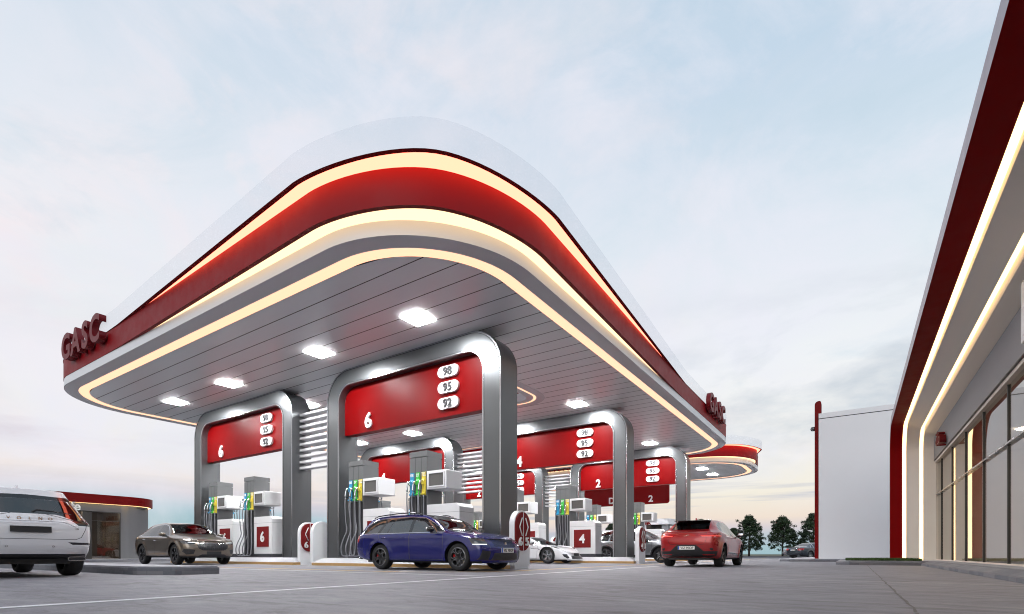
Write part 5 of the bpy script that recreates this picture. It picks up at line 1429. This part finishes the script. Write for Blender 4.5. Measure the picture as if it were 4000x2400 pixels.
# ---- silver SUV with black cladding
SILVER = dict(kindname='suv', paint='paint_silver', W=.93, R=.36, ra=.41, wb=(-1.37, 1.37), xr=-2.3, xf=2.28, wheel='five', rim='rim_dark', flare=.022,
  top=[(-2.3, 1.52), (-1.7, 1.60), (-1.0, 1.655), (-.2, 1.66), (.25, 1.58), (.6, 1.42), (1.1, 1.12), (1.5, 1.06), (2.0, .97), (2.28, .86)],
  belt=[(-2.3, 1.03), (-1.5, 1.04), (.4, 1.0), (1.1, .99), (1.6, .94), (2.28, .76)],
  wid=[(-2.3, .78), (-2.15, .87), (-1.8, .92), (0, .93), (1.5, .925), (2.0, .87), (2.18, .79), (2.28, .64)],
  roofw=[(-2.3, .58), (-1.6, .62), (0, .63), (.4, .66), (1.1, .76), (1.9, .70), (2.28, .52)],
  sill=[(-2.3, .36), (-1.7, .25), (1.7, .24), (2.28, .26)], drop=lerp_drop(.2, 1.1, .06, .035),
  dr=[.1, .1, .05, 0, 0, .04, .08, .34, .36, .38, .38], df=[.1, .1, .05, 0, 0, .05, .09, .12, .1, .06, .03], bulge_r=.08, bulge_f=.13,
  crease=[(-2.1, 2.0, .90, .86, .012)], handles=[(-.35, .90, .92), (-1.2, .90, .92)], mirror=(.72, .93, 1.08), mirror_mat='black_gloss', seats=(0, -.9, .68), dash=.68, dashz=.96, cab0=-1.9,
  cuts=[('side', 'body', 'chrome', [(.96, 1.025), (.62, 1.28), (.3, 1.49), (-.1, 1.56), (-1.2, 1.56), (-1.75, 1.46), (-2.08, 1.13), (-1.9, 1.055)]),
  ('side', 'side_window', 'car_glass_dark', [(.92, 1.04), (.60, 1.27), (.28, 1.475), (-.1, 1.545), (-.18, 1.545), (-.18, 1.04)]),
  ('side', 'side_window', 'car_glass_dark', [(-.26, 1.04), (-.26, 1.545), (-1.1, 1.545), (-1.2, 1.04)]),
  ('side', 'side_window', 'car_glass_dark', [(-1.28, 1.045), (-1.18, 1.54), (-1.72, 1.445), (-2.02, 1.135), (-1.9, 1.07)]),
  ('side', 'door', 'PAINT', [(.94, .36), (.96, .99), (-.22, 1.0), (-.22, .36)], dict(gap=.009)),
  ('side', 'door', 'PAINT', [(-.22, .36), (-.22, 1.0), (-1.3, 1.01), (-1.12, .74), (-.94, .60), (-.9, .36)], dict(gap=.009)),
  ('side', 'wheel_arch_trim', 'black_plastic', circ(1.37, .365, .475)), ('side', 'wheel_arch_trim', 'black_plastic', circ(-1.37, .365, .475)),
  ('side', 'sill_trim', 'black_plastic', [(1.0, .2), (1.0, .37), (-1.0, .37), (-1.0, .2)]),
  ('front', 'windshield', 'car_glass', [(-.01, 1.12), (.73, 1.10), (.60, 1.54), (-.01, 1.585)], dict(xlim=-.1)),
  ('rear', 'rear_window', 'car_glass_dark', [(-.01, 1.12), (.68, 1.12), (.58, 1.48), (-.01, 1.5)], dict(nmin=.15)),
  ('both', 'taillight', 'lamp_red', ([(-3, .88), (-3, 1.0), (-2.0, 1.02), (-2.1, .9)], [(.35, .9), (.35, 1.0), (1.1, 1.0), (1.1, .9)]), dict(sg=-1)),
  ('both', 'headlight', 'lamp_dark', ([(1.80, .86), (3, .86), (3, .73), (1.92, .77)], [(.44, .83), (1.2, .86), (1.2, .75), (.50, .73)]), {}),
  ('both', 'driving_light', 'drl', ([(1.80, .875), (3, .875), (3, .852), (1.82, .855)], [(.40, .872), (1.2, .872), (1.2, .853), (.40, .85)]), {}),
  ('front', 'grille', 'groove', [(-.01, .80), (.40, .79), (.36, .52), (-.01, .50)]),
  ('front', 'lower_grille', 'black_plastic', [(-.01, .44), (.70, .48), (.76, .30), (-.01, .26)])],
  extras=[plate(2.43, .46, 0, 1, True)])
# ---- red crossover, seen from behind
RED = dict(kindname='crossover_car', paint='paint_red', W=.955, R=.37, ra=.415, wb=(-1.495, 1.495), xr=-2.36, xf=2.3, wheel='five', rim='rim_dark', rim_edge='rim_grey', tyre=.26, flare=.03,
  top=[(-2.36, 1.13), (-2.12, 1.165), (-1.98, 1.21), (-1.55, 1.49), (-1.3, 1.535), (-.6, 1.57), (0, 1.56), (.4, 1.48), (.8, 1.30), (1.3, 1.04), (1.7, .99), (2.1, .90), (2.3, .80)],
  belt=[(-2.36, 1.07), (-1.9, 1.11), (-1.4, 1.09), (0, 1.01), (1.2, .98), (1.7, .93), (2.3, .72)],
  wid=[(-2.36, .80), (-2.22, .885), (-1.9, .94), (-1.4, .955), (-.4, .925), (.6, .925), (1.4, .95), (1.9, .91), (2.15, .80), (2.3, .64)],
  roofw=[(-2.36, .72), (-2.1, .74), (-1.95, .70), (-1.5, .60), (-.8, .615), (0, .62), (.5, .66), (1.3, .77), (1.9, .72), (2.3, .52)],
  sill=[(-2.36, .34), (-1.8, .24), (1.8, .22), (2.3, .24)], drop=[(-3, .03), (-2.1, .03), (-1.5, .06), (.3, .06), (1.3, .035), (3, .035)],
  dr=[.14, .14, .08, .02, .0, .05, .10, .10, .09, .06, .03], df=[.1, .1, .05, 0, 0, .05, .09, .1, .08, .05, .03], bulge_r=.10, bulge_f=.13, fr=.5,
  crease=[(-1.15, 1.2, .46, .40, .016), (-2.2, -1.0, .92, 1.0, .015)], mirror=(.92, .93, 1.10), mirror_mat='black_plastic', handles=[], seats=(.15, -.8, .66), dash=.85, dashz=.92, cab0=-1.8, seat_mat='seat_light',
  cuts=[('side', 'body', 'black_gloss', [(1.12, 1.0), (.74, 1.25), (.34, 1.425), (-.2, 1.485), (-.9, 1.475), (-1.4, 1.38), (-1.72, 1.22), (-1.62, 1.10), (-.4, 1.04)]),
  ('side', 'side_window', 'car_glass', [(1.02, 1.02), (.72, 1.23), (.32, 1.405), (-.1, 1.465), (-.22, 1.465), (-.22, 1.045)]),
  ('side', 'side_window', 'car_glass', [(-.30, 1.05), (-.30, 1.468), (-.9, 1.458), (-1.12, 1.42), (-1.16, 1.095)]),
  ('side', 'side_window', 'car_glass', [(-1.22, 1.10), (-1.19, 1.405), (-1.40, 1.36), (-1.62, 1.22), (-1.56, 1.12)]),
  ('side', 'door', 'PAINT', [(1.0, .35), (1.05, .98), (-.26, 1.02), (-.26, .35)], dict(gap=.009)),
  ('side', 'door', 'PAINT', [(-.26, .35), (-.26, 1.02), (-1.42, 1.07), (-1.25, .80), (-1.02, .66), (-.98, .35)], dict(gap=.009)),
  ('side', 'sill_trim', 'black_gloss', [(.98, .36), (-.98, .42), (-.88, .49), (.60, .45)]),
  ('side', 'underside_trim', 'black_plastic', [(1.2, .2), (1.2, .27), (-1.2, .27), (-1.2, .2)]),
  ('front', 'windshield', 'car_glass', [(-.01, 1.06), (.72, 1.04), (.60, 1.49), (-.01, 1.52)], dict(xlim=-.1)),
  ('rear', 'rear_window', 'car_glass', [(-.01, 1.195), (.58, 1.20), (.55, 1.46), (-.01, 1.49)], dict(nmin=.12, xlim=-1.3)),
  ('rear', 'tailgate', 'PAINT', [(-.01, .71), (.50, .71), (.56, .76), (.60, .86), (.60, 1.09), (-.01, 1.10)], dict(gap=.009)),
  ('both', 'taillight', 'lamp_red', ([(-3, .92), (-3, 1.07), (-1.90, 1.04), (-1.96, .95)], [(.30, 1.05), (.44, .935), (1.1, .925), (1.1, 1.055)]), dict(sg=-1)),
  ('both', 'light_bar', 'tail_lit', ([(-3, .95), (-3, 1.0), (-1.88, .99), (-1.88, .97)], [(.42, .99), (.47, .96), (1.1, .955), (1.1, .985)]), dict(sg=-1)),
  ('both', 'rear_bumper', 'black_plastic', ([(-3, .2), (-3, .70), (-2.15, .50), (-2.15, .2)], [(-.01, .2), (-.01, .69), (.30, .69), (.52, .50), (.95, .50), (.95, .2)]), dict(sg=-1, sided=False, ymin=0)),
  ('rear', 'number_recess', 'black_plastic', [(-.01, .695), (.30, .695), (.52, .50), (-.01, .50)]),
  ('both', 'reflector', 'lamp_red', ([(-3, .37), (-3, .40), (-2.1, .40), (-2.1, .37)], [(.48, .40), (.48, .37), (.82, .37), (.82, .40)]), dict(sg=-1)),
  ('both', 'side_slot', 'groove', ([(-3, .52), (-3, .60), (-2.1, .60), (-2.1, .52)], [(.72, .52), (.68, .61), (.78, .60), (.80, .52)]), dict(sg=-1)),
  ('both', 'headlight', 'lamp_dark', ([(1.8, .88), (3, .88), (3, .76), (1.9, .79)], [(.44, .84), (1.2, .88), (1.2, .78), (.5, .75)]), {})],
  extras=[lambda root: plate_obj(root, -2.475, .605, -6, -1, False), fin(-1.12, 1.555, 'paint_red'),
    lambda root: obj('emblem', mprism([(-.085, .018), (-.02, .018), (.02, -.012), (.085, -.012), (.085, -.022), (.01, -.022), (-.03, .006), (-.085, .006)], 'x', -.006, .006), 'chrome', root, (surf(0, 1.0, -1)-.004, .0, 1.0)),
    lambda root: obj('roof_spoiler', mprism([(-1.86, 1.505), (-1.50, 1.535), (-1.35, 1.54), (-1.45, 1.49), (-1.84, 1.488)], 'y', -.54, .54), 'black_gloss', root)])
# ---- dark sedan, seen from behind
SEDAN = dict(kindname='saloon_car', paint='paint_black', W=.93, R=.345, ra=.385, wb=(-1.52, 1.55), xr=-2.62, xf=2.45, wheel='multi', rim='rim_grey', caliper=True,
  top=[(-2.62, 1.03), (-2.2, 1.075), (-1.75, 1.11), (-1.3, 1.27), (-.8, 1.43), (-.2, 1.485), (.3, 1.44), (.7, 1.27), (1.15, 1.02), (1.8, .94), (2.2, .86), (2.45, .76)],
  belt=[(-2.62, .95), (-1.5, .99), (0, .95), (1.1, .93), (1.8, .87), (2.45, .68)],
  wid=[(-2.62, .76), (-2.5, .85), (-2.1, .91), (-1., .93), (1.5, .93), (2.1, .87), (2.35, .76), (2.45, .64)],
  roofw=[(-2.62, .66), (-2., .70), (-1.5, .66), (-.9, .58), (0, .60), (.5, .64), (1.15, .74), (2.45, .5)],
  sill=[(-2.62, .30), (-2., .21), (2., .2), (2.45, .2)], drop=[(-3, .03), (-1.8, .03), (-1., .05), (.3, .05), (1.1, .03), (3, .03)],
  dr=[.12, .12, .06, 0, .0, .04, .08, .08, .06, .03, .0], df=[.05, .05, .02, 0, 0, .05, .09, .1, .08, .05, .03], bulge_r=.09, bulge_f=.13, fr=.6,
  crease=[(-2.4, 2.2, .86, .80, .012)], handles=[(-.15, .84, .91), (-1.1, .86, .91)], handle_mat='chrome', mirror=(.75, .93, 1.0), seats=(.1, -.9, .58), dash=.75, dashz=.88, cab0=-1.6,
  cuts=[('side', 'body', 'chrome', [(1.0, .965), (.66, 1.21), (.3, 1.38), (-.3, 1.425), (-.9, 1.36), (-1.36, 1.18), (-1.5, 1.01)]),
  ('side', 'side_window', 'car_glass_dark', [(.95, .98), (.64, 1.195), (.3, 1.36), (-.10, 1.40), (-.10, .985)]),
  ('side', 'side_window', 'car_glass_dark', [(-.17, .985), (-.17, 1.403), (-.3, 1.405), (-.85, 1.35), (-1.02, 1.30), (-1.05, 1.0)]),
  ('side', 'side_window', 'car_glass_dark', [(-1.10, 1.0), (-1.08, 1.28), (-1.32, 1.17), (-1.44, 1.02)]),
  ('side', 'door', 'PAINT', [(1.0, .28), (1.0, .94), (-.13, .95), (-.13, .28)], dict(gap=.009)),
  ('side', 'door', 'PAINT', [(-.13, .28), (-.13, .95), (-1.35, .98), (-1.2, .65), (-1.03, .52), (-1.0, .28)], dict(gap=.009)),
  ('front', 'windshield', 'car_glass', [(-.01, 1.04), (.71, 1.02), (.58, 1.39), (-.01, 1.43)], dict(xlim=-.1)),
  ('rear', 'rear_window', 'car_glass', [(-.01, 1.14), (.60, 1.13), (.52, 1.38), (-.01, 1.42)], dict(nmin=.1, xlim=-.5)),
  ('both', 'taillight', 'lamp_red', ([(-3, .74), (-3, .93), (-2.28, .93), (-2.42, .76)], [(.44, .80), (.50, .92), (1.1, .94), (1.1, .76), (.56, .74)]), dict(sg=-1)),
  ('rear', 'number_recess', 'black_gloss', [(-.01, .88), (.42, .87), (.38, .70), (.30, .66), (-.01, .66)]),
  ('rear', 'lower_bumper', 'black_plastic', [(-.01, .34), (.75, .34), (.75, .2), (-.01, .2)]),
  ('both', 'headlight', 'lamp_dark', ([(1.9, .82), (3, .82), (3, .68), (2.0, .72)], [(.44, .78), (1.2, .82), (1.2, .7), (.5, .68)]), {})],
  extras=[lambda root: plate_obj(root, -2.72, .775, 0, -1, False), exhaust(-2.62, .52, .30, .09, .03),
    lambda root: obj('chrome_strip', (lambda bm: (tube(bm, bez([(-2.66, .62, .93), (-2.70, .3, .935), (-2.715, 0, .94), (-2.70, -.3, .935), (-2.66, -.62, .93)], 4), .012, 6), bm_mesh(bm, True))[1])(bm_new()), 'chrome', root)])

build_car(BLUE, (-9.26, 10.42), 0, 'deep blue estate car with black roof rails parked at the front right pump island')
build_car(TAUPE, (-22.85, 10.12), R(-1.5), 'bronze grey SUV waiting at the front left pump island')
build_car(WHITE, (-14.25, 2.76), PI, 'white SUV seen from behind, cut off by the left edge of the photo')
build_car(SPORT, (-12.22, 20.0), 0, 'low white sports car behind the 6 and 5 lane sign')
build_car(SILVER, (-9.03, 25.05), 0, 'silver SUV with dark wheel arches behind the second row portal')
build_car(RED, (-4.45, 19.08), PI/2, 'red crossover seen from behind, driving away right of the pumps')
def car_at(spec, px, d, head, label):
    x, y = at_px(px, d); build_car(spec, (x, y), head, label)
car_at(SEDAN, 3176, 48.5, R(33.64+90-67), 'dark grey saloon seen from behind beside the red fin')
S2 = dict(SILVER); S2['paint'] = 'paint_silver'
car_at(S2, 3152, 56, R(33.64+90+60), 'silver SUV whose nose shows behind the dark saloon')
